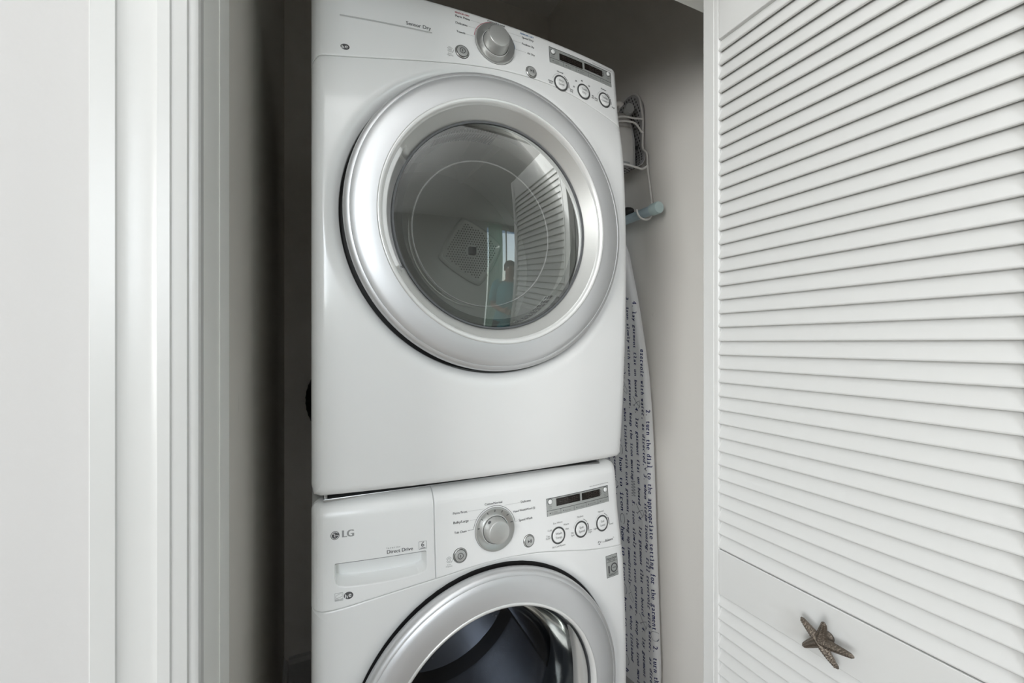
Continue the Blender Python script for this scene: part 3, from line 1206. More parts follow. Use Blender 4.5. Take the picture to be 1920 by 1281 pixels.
display(dryer, face_dryer, (.4696, .6518, 1.8875, 1.9240), (.4966, .5617, 1.9008, 1.9165), (.5680, .6228, 1.9036, 1.9185),
        [(.4790, 1.9135), (.6420, 1.9172)], 1.8985, [(.4787, 1.8930), (.5144, 1.8930), (.5495, 1.8930), (.5865, 1.8930), (.6241, 1.8930)],
        [['Custom', 'Program'], ['Damp Dry', 'Signal'], ['Wrinkle', 'Care'], ['Rack Dry'], ['Less Time']],
        [('Program', .529, 1.9185), ('Est. Time Remaining', .595, 1.9203)], [['Child', 'Lock'], ['Signal']])
lettering(dpan, '* PRESS & HOLD 3 SECONDS FOR SPECIAL FUNCTION', fn, .5927, 1.9285, 'greyprint', width=.0640)
for X, ls in ((.4968, ['Dry', 'Level']), (.5610, ['Time', 'Dry']), (.6253, ['Temp.', 'Control'])):
    option_button(dryer, face_dryer, X, 1.8459, .0185, ls)
for s, X, z in (('Normal', .4968, 1.8705), ('Damp', .4700, 1.8420), ('Dry', .4700, 1.8375), ('Very', .5255, 1.8385), ('Dry', .5255, 1.8340),
                ('20', .5330, 1.8480), ('30', .5405, 1.8640), ('40', .5580, 1.8700), ('50', .5790, 1.8640), ('60', .5885, 1.8430), ('min', .5885, 1.8385),
                ('Medium', .6250, 1.8710), ('Ultra', .5990, 1.8400), ('Low', .5990, 1.8355), ('High', .6540, 1.8345)):
    lettering(dpan, s, fn, X, z, 'print', size=.0052, align='c')
for X in (.4968, .6253):
    stroke(dpan, arc(X, 1.8459, .0218, 100, 165), fn, .0005, 'greyprint', 'printed_arc')
    stroke(dpan, arc(X, 1.8459, .0222, 32, 62), fn, .0014, 'print', 'printed_arc')
    stroke(dpan, arc(X, 1.8459, .0222, -12, 26), fn, .0019, 'print', 'printed_arc')

# inside of the dryer: flange ring, drum, back plate, lint filter, vents
bm = bmesh.new()
cD = Vector((XC, 0.845, DZ))
add_lathe(bm, cD, NY, RX, UZ, [(.222, 0.022), (.222, 0.0), (.214, -.030), (.218, -.070), (.245, -.085), (.300, -.090)], 96)
bulk = obj('drum_front', bm, M['drumgrey'], dryer)
bm = bmesh.new()
add_lathe(bm, cD, NY, RX, UZ, [(.300, -.090), (.304, -.120), (.304, -.440), (.285, -.462), (.0005, -.465)], 96)
drum = obj('drum', bm, M['drumgrey'], dryer)
for a in (75, 195, 315):
    a = radians(a)
    d_ = RX * cos(a) + UZ * sin(a)
    s_ = UZ * cos(a) - RX * sin(a)
    bm = bmesh.new()
    prof = [(-.045, .304), (-.03, .285), (-.012, .262), (.0, .256), (.012, .262), (.03, .285), (.045, .304)]
    add_prism(bm, prof, lambda q, r: cD + s_ * q + d_ * r + NY * -.13, lambda q, r: cD + s_ * q * .7 + d_ * (r + .005) + NY * -.43)
    obj('baffle', bm, M['drumgrey'], drum, angle=50)
# star-cornered perforated plate on the drum's back
pc = Vector((.452, 1.302, 1.560))
def star_r(a):
    a -= radians(14)
    return .102 / (abs(cos(a)) ** 1.18 + abs(sin(a)) ** 1.18) ** (1 / 1.18)
bm = bmesh.new()
n_ = 96
rings = []
for lift, k in ((0.0, 1.08), (.007, 1.03), (.009, .97), (.006, .92), (.0055, .02)):
    rings.append([bm.verts.new(pc + (RX * cos(2 * pi * i / n_) + UZ * sin(2 * pi * i / n_)) * star_r(2 * pi * i / n_) * k + NY * lift) for i in range(n_)])
for A, B in zip(rings, rings[1:]):
    for i in range(n_):
        bm.faces.new((A[i], A[(i + 1) % n_], B[(i + 1) % n_], B[i]))
bm.faces.new(rings[-1])
plate = obj('drum_back_plate', bm, M['drumplate'], drum, angle=40)
bm = bmesh.new()
fh = lambda a, b: pc + RX * a + UZ * b + NY * .0072
q = .0086
for i in range(-13, 14):
    for j in range(-15, 16):
        X, z = (i + .5 * (j % 2)) * q, j * q * .866
        r = hypot(X, z)
        if .018 < r < star_r(atan2(z, X)) * .86:
            add_disc(bm, X, z, .0026, fh, seg=8)
obj('plate_holes', bm, M['platehole'], drum, smooth=False, recalc=False, kind='stuff')
bm = bmesh.new()
add_box(bm, pc.x - .012, pc.x + .012, pc.y - .018, pc.y - .004, pc.z - .012, pc.z + .012, bev=.002)
obj('plate_hub', bm, M['gasket'], drum)
# vents above the opening
bm = bmesh.new()
for i in range(24):
    a = radians(84 + 37 * i / 23)
    d_ = RX * cos(a) + UZ * sin(a)
    s_ = UZ * cos(a) - RX * sin(a)
    add_obox(bm, cD + d_ * .2155 + NY * -.045, s_, NY, d_, .0017, .027, .0012)
obj('vent_slots', bm, M['hole'], bulk, smooth=False)
# lint filter grid at the lower right of the opening
bm = bmesh.new()
add_lathe(bm, cD, NY, RX, UZ, [(.212, -.012), (.206, -.014), (.205, -.060), (.212, -.064)], 20, a0=radians(-72), a1=radians(-38))
lf = obj('lint_filter', bm, M['filter'], bulk)
bm = bmesh.new()
for i in range(9):
    for j in range(3):
        a = radians(-70 + 30 * i / 8)
        d_ = RX * cos(a) + UZ * sin(a)
        s_ = UZ * cos(a) - RX * sin(a)
        add_obox(bm, cD + d_ * .2047 + NY * (-.023 - .013 * j), s_, NY, d_, .0042, .0034, .0006)
obj('filter_holes', bm, M['hole'], bulk, smooth=False, kind='stuff')
# clear inner bowl of the door
bm = bmesh.new()
add_lathe(bm, Vector((XC, .787, DZ)), NY, RX, UZ, [(.198, -.043), (.186, -.052), (.166, -.085), (.158, -.096), (.150, -.099), (.001, -.099)], 96)
obj('glass_bowl', bm, M['bowl'], ddoor, angle=60)
bm = bmesh.new()
add_lathe(bm, Vector((XC, .787, DZ)), NY, RX, UZ, [(.2065, -.030), (.198, -.036), (.188, -.041)], 96)
obj('smoked_rim', bm, M['smoke'], ddoor, angle=60)
bm = bmesh.new()
add_lathe(bm, Vector((XC, .787, DZ)), NY, RX, UZ, [(.1595, -.096), (.1580, -.0945), (.1562, -.096), (.158, -.0975), (.1595, -.096)], 96)
obj('bowl_rim', bm, M['tray'], ddoor, angle=60)
# feet on the washer top
for sx in (-1, 1):
    for yy in (.93, 1.45):
        bm = bmesh.new()
        add_lathe(bm, Vector((XC + sx * .28, yy, WB + WH + .001)), UZ, RX, Vector((0, 1, 0)), [(.02, 0), (.022, .006), (.015, .0185)], 20, True, True)
        obj('foot', bm, M['rubber'], dryer)
bm = bmesh.new()
add_box(bm, XC - HW + .012, XC + HW - .055, .872, 1.5, DB - .006, DB + .006, bev=.001)
obj('base_rail', bm, M['shadowgap'], dryer)

# ------------------------------------------------------------------ WASHER
washer = thing('washer', (XC, 1.19, 0.0), 'white front-load washer with a detergent drawer standing beneath the dryer', 'washer')
WTOP = WB + WH
WZ = .525
cabinet(washer, WB, WTOP - .004)
front_panel(washer, face_washer, seam_washer, WB, WZ, .2885, .288, .028, .008, .0008)
XV = .2128        # joint between drawer and control fascia


PK0, PK1, PKT = .0325, .1960, .8690


def pocket_bottom(X):
    """Lower edge of the drawer's finger pocket: a shallow curve with rounded ends."""
    X = max(PK0, min(PK1, X))
    s = (X - PK0) / (PK1 - PK0)
    z = .8262 + .0040 * (2 * s - 1) ** 2
    rc = .013
    for xe in (X - PK0, PK1 - X):
        if xe < rc:
            z = max(z, .8262 + .004 + rc - sqrt(max(0, rc * rc - (rc - xe) ** 2)))
    return z


def pocket(X, z):
    """Set-back inside the finger pocket: straight lip on top, curved floor below."""
    zb = pocket_bottom(X)
    if X <= PK0 or X >= PK1 or z >= PKT or z <= zb:
        return 0.0
    rel = (z - zb) / (PKT - zb)
    low = sst(0, .0060, z - zb) * (1.0 - .30 * rel)
    side = sst(0, .0035, X - PK0) * sst(0, .0035, PK1 - X)
    return .036 * min(1.0, (PKT - z) / .0016) * low * side


us_x = [.0325 + d for d in (-.0005, 0, .001, .002, .003, .004, .005, .007, .009, .012)] + [.1960 - d for d in (-.0005, 0, .001, .002, .003, .004, .005, .007, .009, .012)] + [.0325 + .1635 * i / 40 for i in range(41)]


def drawer_panel(parent):
    """Detergent drawer front, gridded finely enough for its finger pocket."""
    face, seam = face_washer, seam_washer
    x0, x1, ztop, rt, rc, rs = XC - HW, XV - .0006, WTOP, .030, .019, .022
    us = [x0 + (x1 - x0) * i / 44 for i in range(45)] + us_x + [x0 + e for e in (.0004, .0012, .0025, .0045, .007, .010, .014, .018)] + [x1 - .0006]
    us = sorted(set(round(u, 5) for u in us if x0 <= u <= x1))
    zr = [.8694, .8702, .8715] + \
         [ztop - e for e in (0, .0004, .0012, .003, .005, .008, .012, .016, .020, .026, .032, .04, .05, .06, .07, .08, .09, .1)]
    zr = sorted(set(round(z, 5) for z in zr))
    bm = bmesh.new()
    rows = []

    def vert(X, z):
        zs = seam(X) + .0005
        y = face(X, z) + edge_roll(z - (ztop - rt), rt) * .999 + edge_roll(zs + .0018 - z, .0018) * .8
        y += edge_roll(x0 + rs - X, rs) + edge_roll(X - (x1 - .0015), .0015) + pocket(X, z)
        return bm.verts.new((X, y, z))
    for v in (0, .0006, .0015, .003):
        rows.append([vert(X, seam(X) + .0005 + v) for X in us])
    base = [seam(X) + .0042 for X in us]
    for t in (.2, .4, .6, .8, .93):
        rows.append([vert(X, b + (pocket_bottom(X) - b) * t) for X, b in zip(us, base)])
    for t in (0, .012, .03, .05, .075, .10, .13, .16, .22, .30, .40, .50, .60, .70, .80, .88, .93, .955, .972, .985, .993, 1.0):
        rows.append([vert(X, pocket_bottom(X) + (PKT - pocket_bottom(X)) * t) for X in us])
    zfix = [z for z in zr if z > PKT + .0003]
    for z in zfix:
        row = []
        for X in us:
            zt = ztop
            ed = X - x0
            if ed < rc:
                zt = ztop - (rc - sqrt(max(0, rc * rc - (rc - ed) ** 2)))
            zz = z if z < ztop - .04 else (ztop - .04) + (z - ztop + .04) / .04 * (zt - ztop + .04)
            row.append(vert(X, zz))
        rows.append(row)
    for A, B in zip(rows, rows[1:]):
        for i in range(len(us) - 1):
            bm.faces.new((A[i], A[i + 1], B[i + 1], B[i]))
    loop = rows[0][:] + [r[-1] for r in rows[1:]] + rows[-1][-2::-1] + [r[0] for r in rows[-2:0:-1]]
    bl = [bm.verts.new((w.co.x, max(w.co.y, YBACK), w.co.z)) for w in loop]
    n = len(loop)
    for i in range(n):
        bm.faces.new((loop[i], loop[(i + 1) % n], bl[(i + 1) % n], bl[i]))
    return obj('detergent_drawer', bm, M['panel'], parent, angle=50)


wdraw = drawer_panel(washer)
wpan = control_panel(washer, face_washer, seam_washer, WTOP, .030, .024, XV + .0006, XC + HW, roll0=False)
bm = bmesh.new()
fp = printer(face_washer, .0005)
add_stroke(bm, [(.0345, .8680), (.0345, .8696)] + [(.0345 + .1595 * i / 12, .8696) for i in range(13)] + [(.1945, .8680)], fp, .0012)
obj('pocket_lip', bm, M['greyprint'], wdraw, smooth=False, recalc=False)

bm = bmesh.new()
add_lathe(bm, Vector((XC - .003, .833, WZ)), NY, RX, UZ, [(.298, .004), (.262, .006), (.222, -.010)], 96)
obj('door_seal', bm, M['rubber'], washer)
cW = Vector((XC - .003, .789, WZ))


def washer_door():
    c, R, rb, rg = cW, .288, .2235, .2145
    bm = bmesh.new()
    prof = [(R - .022, -.034), (R - .006, -.031), (R - .0005, -.022), (R, -.012), (R - .0006, -.006), (R - .003, -.0025), (R - .007, 0.0), (R - .010, .0005),
            (R - .0105, -.0004), (R - .0115, .0006), (R - .022, .0034), (R - .034, .0057), (R - .045, .0071), (rb + .004, .0076)]
    add_lathe(bm, c, NY, RX, UZ, prof, 128)
    ring = obj('door', bm, M['silver'], washer, angle=60)
    bm = bmesh.new()
    prof = [(rb + .004, .0076), (rb + .003, .0090), (rb, .0092), (rb - .003, .0070), (rb - .0045, .001), (rb - .005, -.004)]
    add_lathe(bm, c, NY, RX, UZ, prof, 128)
    obj('door_bead', bm, M['bead'], ring, angle=60)
    bm = bmesh.new()
    add_lathe(bm, c, NY, RX, UZ, [(rb - .005, -.004), (rg + .001, -.014), (rg - .001, -.030)], 128)
    obj('rim_seal', bm, M['gasket'], ring, angle=60)
    # finger grip: a pale crescent on the right, standing off the rim by a dark slot
    bm = bmesh.new()
    n = 44
    rows = []
    for f, h in ((0.02, -.016), (0.05, -.0055), (.25, -.0010), (.55, .0005), (.85, -.0020), (1.0, -.0060), (1.0, -.022)):
        row = []
        for i in range(n + 1):
            d = -39 + 78 * i / n
            w = .0290 * max(0.0, 1 - (abs(d) / 39) ** 2.0)
            r = rg - .0005 - w * f
            row.append(bm.verts.new(c + (RX * cos(radians(d)) + UZ * sin(radians(d))) * r + NY * (h if w > .0005 else -.010)))
        rows.append(row)
    for A, B in zip(rows, rows[1:]):
        for i in range(n):
            bm.faces.new((A[i], A[i + 1], B[i + 1], B[i]))
    obj('door_handle', bm, M['cone'], ring, angle=60)
    # deep glass bowl, its hollow turned to the room
    bowl = [(rg - .001, -.022), (.2085, -.026), (.205, -.034), (.201, -.050), (.195, -.075), (.187, -.100), (.178, -.116), (.164, -.130), (.145, -.139), (.11, -.146), (.06, -.150), (.0005, -.151)]
    bm = bmesh.new()
    add_lathe(bm, c, NY, RX, UZ, bowl, 128, cap1=True)
    obj('door_glass', bm, M['dewglass'], ring, angle=80)
    # water drops left on the inside of the glass
    bm = bmesh.new()
    rnd = random.Random(11)
    for _ in range(170):
        a = rnd.uniform(60, 160)
        s = rnd.uniform(.0005, .0015)
        t = rnd.uniform(3.0, 9.0)
        k = int(t)
        r = bowl[k][0] + (bowl[k + 1][0] - bowl[k][0]) * (t - k)
        h = bowl[k][1] + (bowl[k + 1][1] - bowl[k][1]) * (t - k)
        p = c + (RX * cos(radians(a)) + UZ * sin(radians(a))) * (r + .001) + NY * (h - .001)
        bmesh.ops.create_icosphere(bm, subdivisions=1, radius=s, matrix=Matrix.Translation(p))
    obj('water_drops', bm, M['bead'], ring, kind='stuff')
    return ring


wdoor = washer_door()
bm = bmesh.new()
cw2 = Vector((XC - .003, .845, WZ))
add_lathe(bm, cw2, NY, RX, UZ, [(.226, .010), (.226, -.002), (.205, -.020), (.200, -.035), (.214, -.045), (.214, -.060), (.197, -.075), (.197, -.090), (.235, -.100), (.27, -.103)], 96)
obj('door_gasket', bm, M['gasket'], washer, angle=60)
bm = bmesh.new()
add_lathe(bm, cw2, NY, RX, UZ, [(.27, -.103), (.275, -.12), (.275, -.42), (.25, -.45), (.0005, -.455)], 96)
wdrum = obj('drum', bm, M['steel'], washer)
for a in (100, 220, 340):
    a = radians(a)
    d_ = RX * cos(a) + UZ * sin(a)
    s_ = UZ * cos(a) - RX * sin(a)
    bm = bmesh.new()
    prof = [(-.05, .276), (-.03, .25), (-.012, .225), (.0, .22), (.012, .225), (.03, .25), (.05, .276)]
    add_prism(bm, prof, lambda q, r: cw2 + s_ * q + d_ * r + NY * -.13, lambda q, r: cw2 + s_ * q * .7 + d_ * (r + .005) + NY * -.43)
    obj('baffle', bm, M['steel'], wdrum, angle=50)

# top: white work top lip with a galvanised trim, under the dryer
bm = bmesh.new()
add_box(bm, XC - HW + .020, XC + HW - .050, .868, 1.5, WTOP - .004, WTOP + .0008, bev=.0006)
obj('top_plate', bm, M['plate'], washer)
for X in (XC - HW + .024, XC + HW - .052):
    bm = bmesh.new()
    add_box(bm, X - .003, X + .003, .872, .93, WTOP + .001, DB - .005, bev=.0006)
    obj('stacking_bracket', bm, M['plate'], dryer)
for sx in (-1, 1):
    for yy in (.92, 1.46):
        bm = bmesh.new()
        add_lathe(bm, Vector((XC + sx * .28, yy, 0.0)), UZ, RX, Vector((0, 1, 0)), [(.024, 0), (.024, .008), (.010, .012), (.010, .036)], 20, True, True)
        obj('foot', bm, M['rubber'], washer)

# badges and lettering
fn = printer(face_washer)
bm = bmesh.new()
add_disc(bm, .0337, .9191, .0082, fn)
obj('logo_disc', bm, M['print'], wdraw, smooth=False, recalc=False)
f2 = printer(face_washer, .0006)
bm = bmesh.new()
add_disc(bm, .0337, .9191, .0082, f2, .0075)
add_stroke(bm, arc(.0337, .9191, .0060, 40, 360, 30) + [(.0342, .9191)], f2, .0008)
add_stroke(bm, [(.0333, .9226), (.0333, .9164), (.0352, .9164)], f2, .0009)
add_disc(bm, .0305, .9221, .0009, f2, seg=10)
obj('logo_lines', bm, M['whiteprint'], wdraw, smooth=False, recalc=False)
lettering(wdraw, 'LG', fn, .0463, .9144, 'greyprint', width=.0190, bold=.0009)
lettering(wdraw, 'I n v e r t e r', fn, .1230, .8833, 'greyprint', width=.0245)
lettering(wdraw, 'Direct Drive', fn, .1232, .8748, 'print', width=.0474, bold=.0002)
bm = bmesh.new()
for a, b in (((.1820, .8740), (.1963, .8740)), ((.1963, .8740), (.1963, .8878)), ((.1963, .8878), (.1820, .8878)), ((.1820, .8878), (.1820, .8740))):
    add_stroke(bm, [a, b], fn, .0005)
add_stroke(bm, [(.1842, .8757), (.1942, .8757)], fn, .0010)
add_stroke(bm, [(.1915, .8866), (.1882, .8846), (.1868, .8818), (.1872, .8794), (.1893, .8786), (.1914, .8800), (.1911, .8820), (.1893, .8822), (.1875, .8806)], fn, .0014)
obj('printed_badge', bm, M['print'], wdraw, smooth=False, recalc=False)
bm = bmesh.new()
for a, b in (((.0330, .8078), (.0463, .8078)), ((.0463, .8078), (.0463, .8205)), ((.0463, .8205), (.0330, .8205)), ((.0330, .8205), (.0330, .8078)), ((.0330, .8105), (.0463, .8105))):
    add_stroke(bm, [a, b], fn, .0005)
add_stroke(bm, [(.0336, .8140), (.0360, .8170), (.0395, .8183), (.0425, .8190), (.0455, .8178)], fn, .0005)
add_stroke(bm, [(.0342, .8128), (.0375, .8122), (.0410, .8128), (.0450, .8150)], fn, .0006)
obj('printed_badge', bm, M['greyprint'], wdraw, smooth=False, recalc=False)
lettering(wdraw, 'ENERGY STAR', fn, .0338, .8084, 'greyprint', width=.0117)
he_mark(wdraw, fn, .0557, .8140, 0.98)

for s, X, z, w in (('Perm Press', .2499, .9286, .0292), ('Bulky/Large', .2502, .9106, .0311), ('Tub Clean', .2514, .8916, .0248),
                   ('Delicates', .3990, .9292, .0239), ('Hand Wash/Wool (S)', .3805, .9126, .0520), ('Speed Wash', .3923, .8928, .0325)):
    lettering(wpan, s, fn, X, z, 'print', width=w)
lettering(wpan, 'Cotton/Normal', fn, .3170, .9366, 'print', width=.0385)
for pts in ([(.2815, .9305), (.3150, .9305)], [(.2835, .9125), (.2985, .9125)], [(.2785, .8936), (.2905, .8936)],
            [(.3600, .9308), (.3960, .9308)], [(.3840, .8945), (.3905, .8945)]):
    leader(wpan, fn, pts)
stroke(wpan, [(.2790, .8935)] + arc(.3373, .8868, .0466, 171, 9, 40), fn, .0008, 'print', 'printed_arc')
dial(washer, face_washer, .3373, .8868, .0432, [168, 140, 115, 90, 65, 42, 15], 130)
push_button(washer, face_washer, .2617, .8494, .0130, 'power')
push_button(washer, face_washer, .4140, .8493, .0120, 'start')
steam_icon(wpan, fn, .2392, .8452, ['Smart', 'Diagnosis'])
display(washer, face_washer, (.4615, .6405, .8900, .9278), (.4873, .5533, .9084, .9246), (.5590, .6136, .9079, .9238),
        [(.4707, .9200), (.6307, .9193)], .9015, [(.4697, .8957), (.5059, .8957), (.5424, .8957), (.5778, .8957), (.6139, .8957)],
        [['Pre Wash', '*Control Lock'], ['Rinse+Spin'], ['Extra Rinse'], ['Water Plus', '*Custom Program'], ['Delay Wash']],
        [('Status', .521, .9252), ('Est. Time Remaining', .587, .9250)], [['Child', 'Lock'], ['Drain', 'Spin']])
lettering(wpan, '* PRESS & HOLD 3 SECONDS FOR SPECIAL FUNCTION', fn, .5830, .9330, 'greyprint', width=.0600)
for X, ls in ((.4881, ['Wash', 'Temp.']), (.5513, ['Spin', 'Speed']), (.6148, ['Soil', 'Level'])):
    option_button(washer, face_washer, X, .8458, .0182, ls)
for s, X, z in (('Eco Warm', .4890, .8705), ('Warm', .5110, .8630), ('Hot', .5130, .8530), ('Cold', .4670, .8580), ('Tap', .4615, .8470), ('Cold', .4615, .8425),
                ('All Cold Rinses', .4881, .8215), ('Medium', .5515, .8715), ('No', .5270, .8410), ('Spin', .5270, .8360), ('Extra', .5768, .8375), ('High', .5768, .8330),
                ('Normal', .6140, .8705), ('Light', .5935, .8365), ('Heavy', .6435, .8370)):
    lettering(wpan, s, fn, X, z, 'greyprint', size=.0056, align='c')
for X in (.5513, .6148):
    stroke(wpan, arc(X, .8458, .0216, 100, 165), fn, .0005, 'greyprint', 'printed_arc')
    stroke(wpan, arc(X, .8458, .0220, 32, 66), fn, .0016, 'greyprint', 'printed_arc')
    stroke(wpan, arc(X, .8458, .0220, -14, 26), fn, .0022, 'print', 'printed_arc')
lettering(wpan, 'True', fn, .6075, .8032, 'paleprint', width=.0125)
lettering(wpan, 'Balance', fn, .6205, .8032, 'print', width=.0225, bold=.0002)
lettering(wpan, 'TM', fn, .6436, .8068, 'greyprint', size=.0030)
bm = bmesh.new()
for a0 in (100, 220, 340):
    add_stroke(bm, arc(.6012, .8056, .0030, a0, a0 + 85, 6), fn, .0018)
obj('printed_logo', bm, M['print'], wpan, smooth=False, recalc=False)
# ten year sticker on the front panel
bm = bmesh.new()
nx = 5
g = printer(face_washer, .0006)
lo = [bm.verts.new(g(.6162 + .0348 * i / nx, .7245)) for i in range(nx + 1)]
hi = [bm.verts.new(g(.6162 + .0348 * i / nx, .7722)) for i in range(nx + 1)]
for i in range(nx):
    bm.faces.new((lo[i], lo[i + 1], hi[i + 1], hi[i]))
stick = obj('warranty_sticker', bm, M['lcdframe'], washer, smooth=False)
g = printer(face_washer, .0009)
bm = bmesh.new()
x0, x1, z0, z1 = .6162, .6510, .7245, .7722
for a, b in (((x0, z0), (x1, z0)), ((x1, z0), (x1, z1)), ((x1, z1), (x0, z1)), ((x0, z1), (x0, z0)), ((x0 + .002, z0 + .0065), (x1 - .002, z0 + .0065)), ((x0 + .002, z1 - .0145), (x1 - .002, z1 - .0145))):
    add_stroke(bm, [a, b], g, .0008)
obj('sticker_border', bm, M['print'], stick, smooth=False, recalc=False)
lettering(stick, '1', g, .6222, .7330, 'print', size=.0285, squash=.85, bold=.0008)
bm = bmesh.new()
add_disc(bm, .6392, .7432, .0104, g, .0077)
obj('sticker_nought', bm, M['print'], stick, smooth=False, recalc=False)
lettering(stick, 'YEAR', g, .6392, .7420, 'print', size=.0044, align='c')
lettering(stick, 'Direct Drive', g, .6336, .7632, 'print', width=.0290, align='c')
lettering(stick, 'M O T O R', g, .6336, .7592, 'print', width=.0200, align='c')
lettering(stick, 'WARRANTY', g, .6336, .7268, 'print', width=.0240, align='c')

# ================================================================== things hanging on the right wall of the closet
# ------------------------------------------------------------------ wall holder for iron and board
holder = thing('iron_holder', (XR, 1.19, 1.70), 'white wire wall holder with grey perforated tray carrying an iron', 'holder')
PX = .986
yc = 1.19


def plate_hw(z):
    if z > 2.03:
        return .074 * sqrt(max(0.0, 1 - ((z - 2.03) / .088) ** 2))
    return .074


bm = bmesh.new()
rows = []
zs = [2.1175, 2.114, 2.108, 2.10, 2.09, 2.075, 2.06, 2.04, 2.02, 2.0, 1.98, 1.96, 1.94, 1.92]
prof = [(PX, z, plate_hw(z)) for z in zs]
prof += [(PX - .001, 1.905, .076), (PX - .003, 1.893, .084), (PX - .008, 1.880, .092), (PX - .016, 1.862, .096), (PX - .027, 1.847, .096), (PX - .042, 1.839, .095), (PX - .060, 1.837, .092), (PX - .085, 1.838, .082)]
for X, z, h in prof:
    front = [bm.verts.new((X, yc + h * (i / 6 - 1), z)) for i in range(13)]
    back = [bm.verts.new((X + .002, yc + h * (i / 6 - 1), z - .0008)) for i in range(12, -1, -1)]
    rows.append(front + back)
for A, B in zip(rows, rows[1:]):
    for i in range(26):
        bm.faces.new((A[i], A[(i + 1) % 26], B[(i + 1) % 26], B[i]))
bm.faces.new(rows[0])
bm.faces.new(rows[-1])
tray = obj('tray', bm, M['tray'], holder)
bm = bmesh.new()
# slots of the perforated tray, laid along its length
acc = 0.0
lens = [0.0]
for a, b in zip(prof, prof[1:]):
    lens.append(lens[-1] + hypot(a[0] - b[0], a[1] - b[1]))


def tray_pt(s):
    for k in range(len(prof) - 1):
        if lens[k + 1] >= s:
            t = (s - lens[k]) / max(1e-6, lens[k + 1] - lens[k])
            a, b = prof[k], prof[k + 1]
            return a[0] + (b[0] - a[0]) * t, a[1] + (b[1] - a[1]) * t, a[2] + (b[2] - a[2]) * t, Vector((b[0] - a[0], 0, b[1] - a[1])).normalized()
    return None


s = .012
k = 0
while s < lens[-1] - .006:
    X, z, h, t = tray_pt(s)
    nrm = Vector((0, 1, 0)).cross(t)
    if nrm.x > 0:
        nrm = -nrm
    if abs(t.x) > .7 and nrm.z < 0:
        nrm = -nrm
    y = -.10 + (.006 if k % 2 else 0)
    while y < .10:
        if abs(y) < h - .010:
            c = Vector((X, yc + y, z))
            for sd in (1, -1):
                add_obox(bm, c + nrm * (.0016 if sd > 0 else -.0026), Vector((0, 1, 0)), t, nrm, .0015, .0031, .0006)
        y += .012
    s += .0125
    k += 1
obj('tray_slots', bm, M['hole'], holder, smooth=False, kind='stuff')
for i, z in enumerate((2.092, 1.925)):
    for sy in ((-1, 1) if i else (0,)):
        bm = bmesh.new()
        add_lathe(bm, Vector((PX - .001, yc + sy * .045, z)), Vector((-1, 0, 0)), Vector((0, 1, 0)), UZ, [(.0065, 0), (.006, .003), (.001, .0045)], 16, cap1=True)
        obj('mounting_screw', bm, M['gasket'], holder)
# rim wire: down one side, out to the board hook and back
def rim(sgn):
    g = lambda X, d, z: Vector((X, yc + sgn * d, z))
    pts = [g(PX - .003, 0, 2.1195), g(PX - .003, -.030, 2.112), g(PX - .003, -.0555, 2.0893), g(PX - .003, -.066, 2.0539), g(PX - .003, -.0745, 2.0107),
           g(PX - .003, -.0745, 1.9614), g(PX - .003, -.0735, 1.9141), g(PX - .003, -.084, 1.8985), g(PX - .003, -.094, 1.8829), g(PX - .003, -.097, 1.8383),
           g(PX - .003, -.103, 1.8015), g(PX - .003, -.1165, 1.7182), g(PX - .004, -.1195, 1.690), g(.972, -.1215, 1.668), g(.954, -.1215, 1.6605), g(.936, -.1195, 1.664),
           g(.926, -.1165, 1.676), g(.923, -.1150, 1.690)]
    bm = bmesh.new()
    add_tube(bm, smooth_path(pts, 5), .0031, 8)
    obj('rim_wire', bm, M['wire'], holder)


rim(1)
rim(-1)
bm = bmesh.new()
pts = [(PX - .003, yc - .0965, 1.845), (.962, yc - .0955, 1.832), (.940, yc - .093, 1.834), (.900, yc - .082, 1.842), (.892, yc - .06, 1.845), (.890, yc, 1.845)]
pts += [(p[0], 2 * yc - p[1], p[2]) for p in pts[-2::-1]]
add_tube(bm, smooth_path(pts, 5), .0033, 8)
obj('shelf_wire', bm, M['wire'], holder)
for z0, z1 in ((2.000, 2.004), (1.985, 1.962)):
    bm = bmesh.new()
    add_tube(bm, smooth_path([(PX - .004, yc - .079, z1), (PX - .012, yc - .078, z1 + .0005), (.945, yc - .078, z0), (.900, yc - .070, z0), (.885, yc - .04, z0), (.885, yc + .0, z0)], 5), .0031, 8)
    obj('cord_hook', bm, M['wire'], holder)

# ------------------------------------------------------------------ iron standing in the holder
IY = 1.178
iron = thing('iron', (.93, IY, 1.842), 'pale grey steam iron standing upright in the wire wall holder', 'iron')


def iron_hw(t):
    """Half width of the sole at height fraction t (heel 0, nose 1)."""
    return .050 * (1 - max(0.0, (t - .25) / .75) ** 2.2)


def iron_loft(name, x0, x1, k0, k1, z0, z1, mat, parent, bev=.004):
    bm = bmesh.new()
    N = 18
    outline = []
    for i in range(N + 1):
        t = i / N
        outline.append((iron_hw(t), t))
    full = outline + [(-a, t) for a, t in outline[-2::-1]]
    rings = []
    for X, k in ((x0, k0 - .06), (x0 - .004, k0), ((x0 + x1) / 2, (k0 + k1) / 2 + .02), (x1 + .004, k1), (x1, k1 - .10)):
        rings.append([bm.verts.new((X, IY + a * k, z0 + (z1 - z0) * (.5 + (t - .5) * (.4 + .6 * k)))) for a, t in full])
    for A, B in zip(rings, rings[1:]):
        for i in range(len(A)):
            bm.faces.new((A[i], A[(i + 1) % len(A)], B[(i + 1) % len(A)], B[i]))
    bm.faces.new(rings[0]); bm.faces.new(rings[-1])
    return obj(name, bm, M[mat], parent)


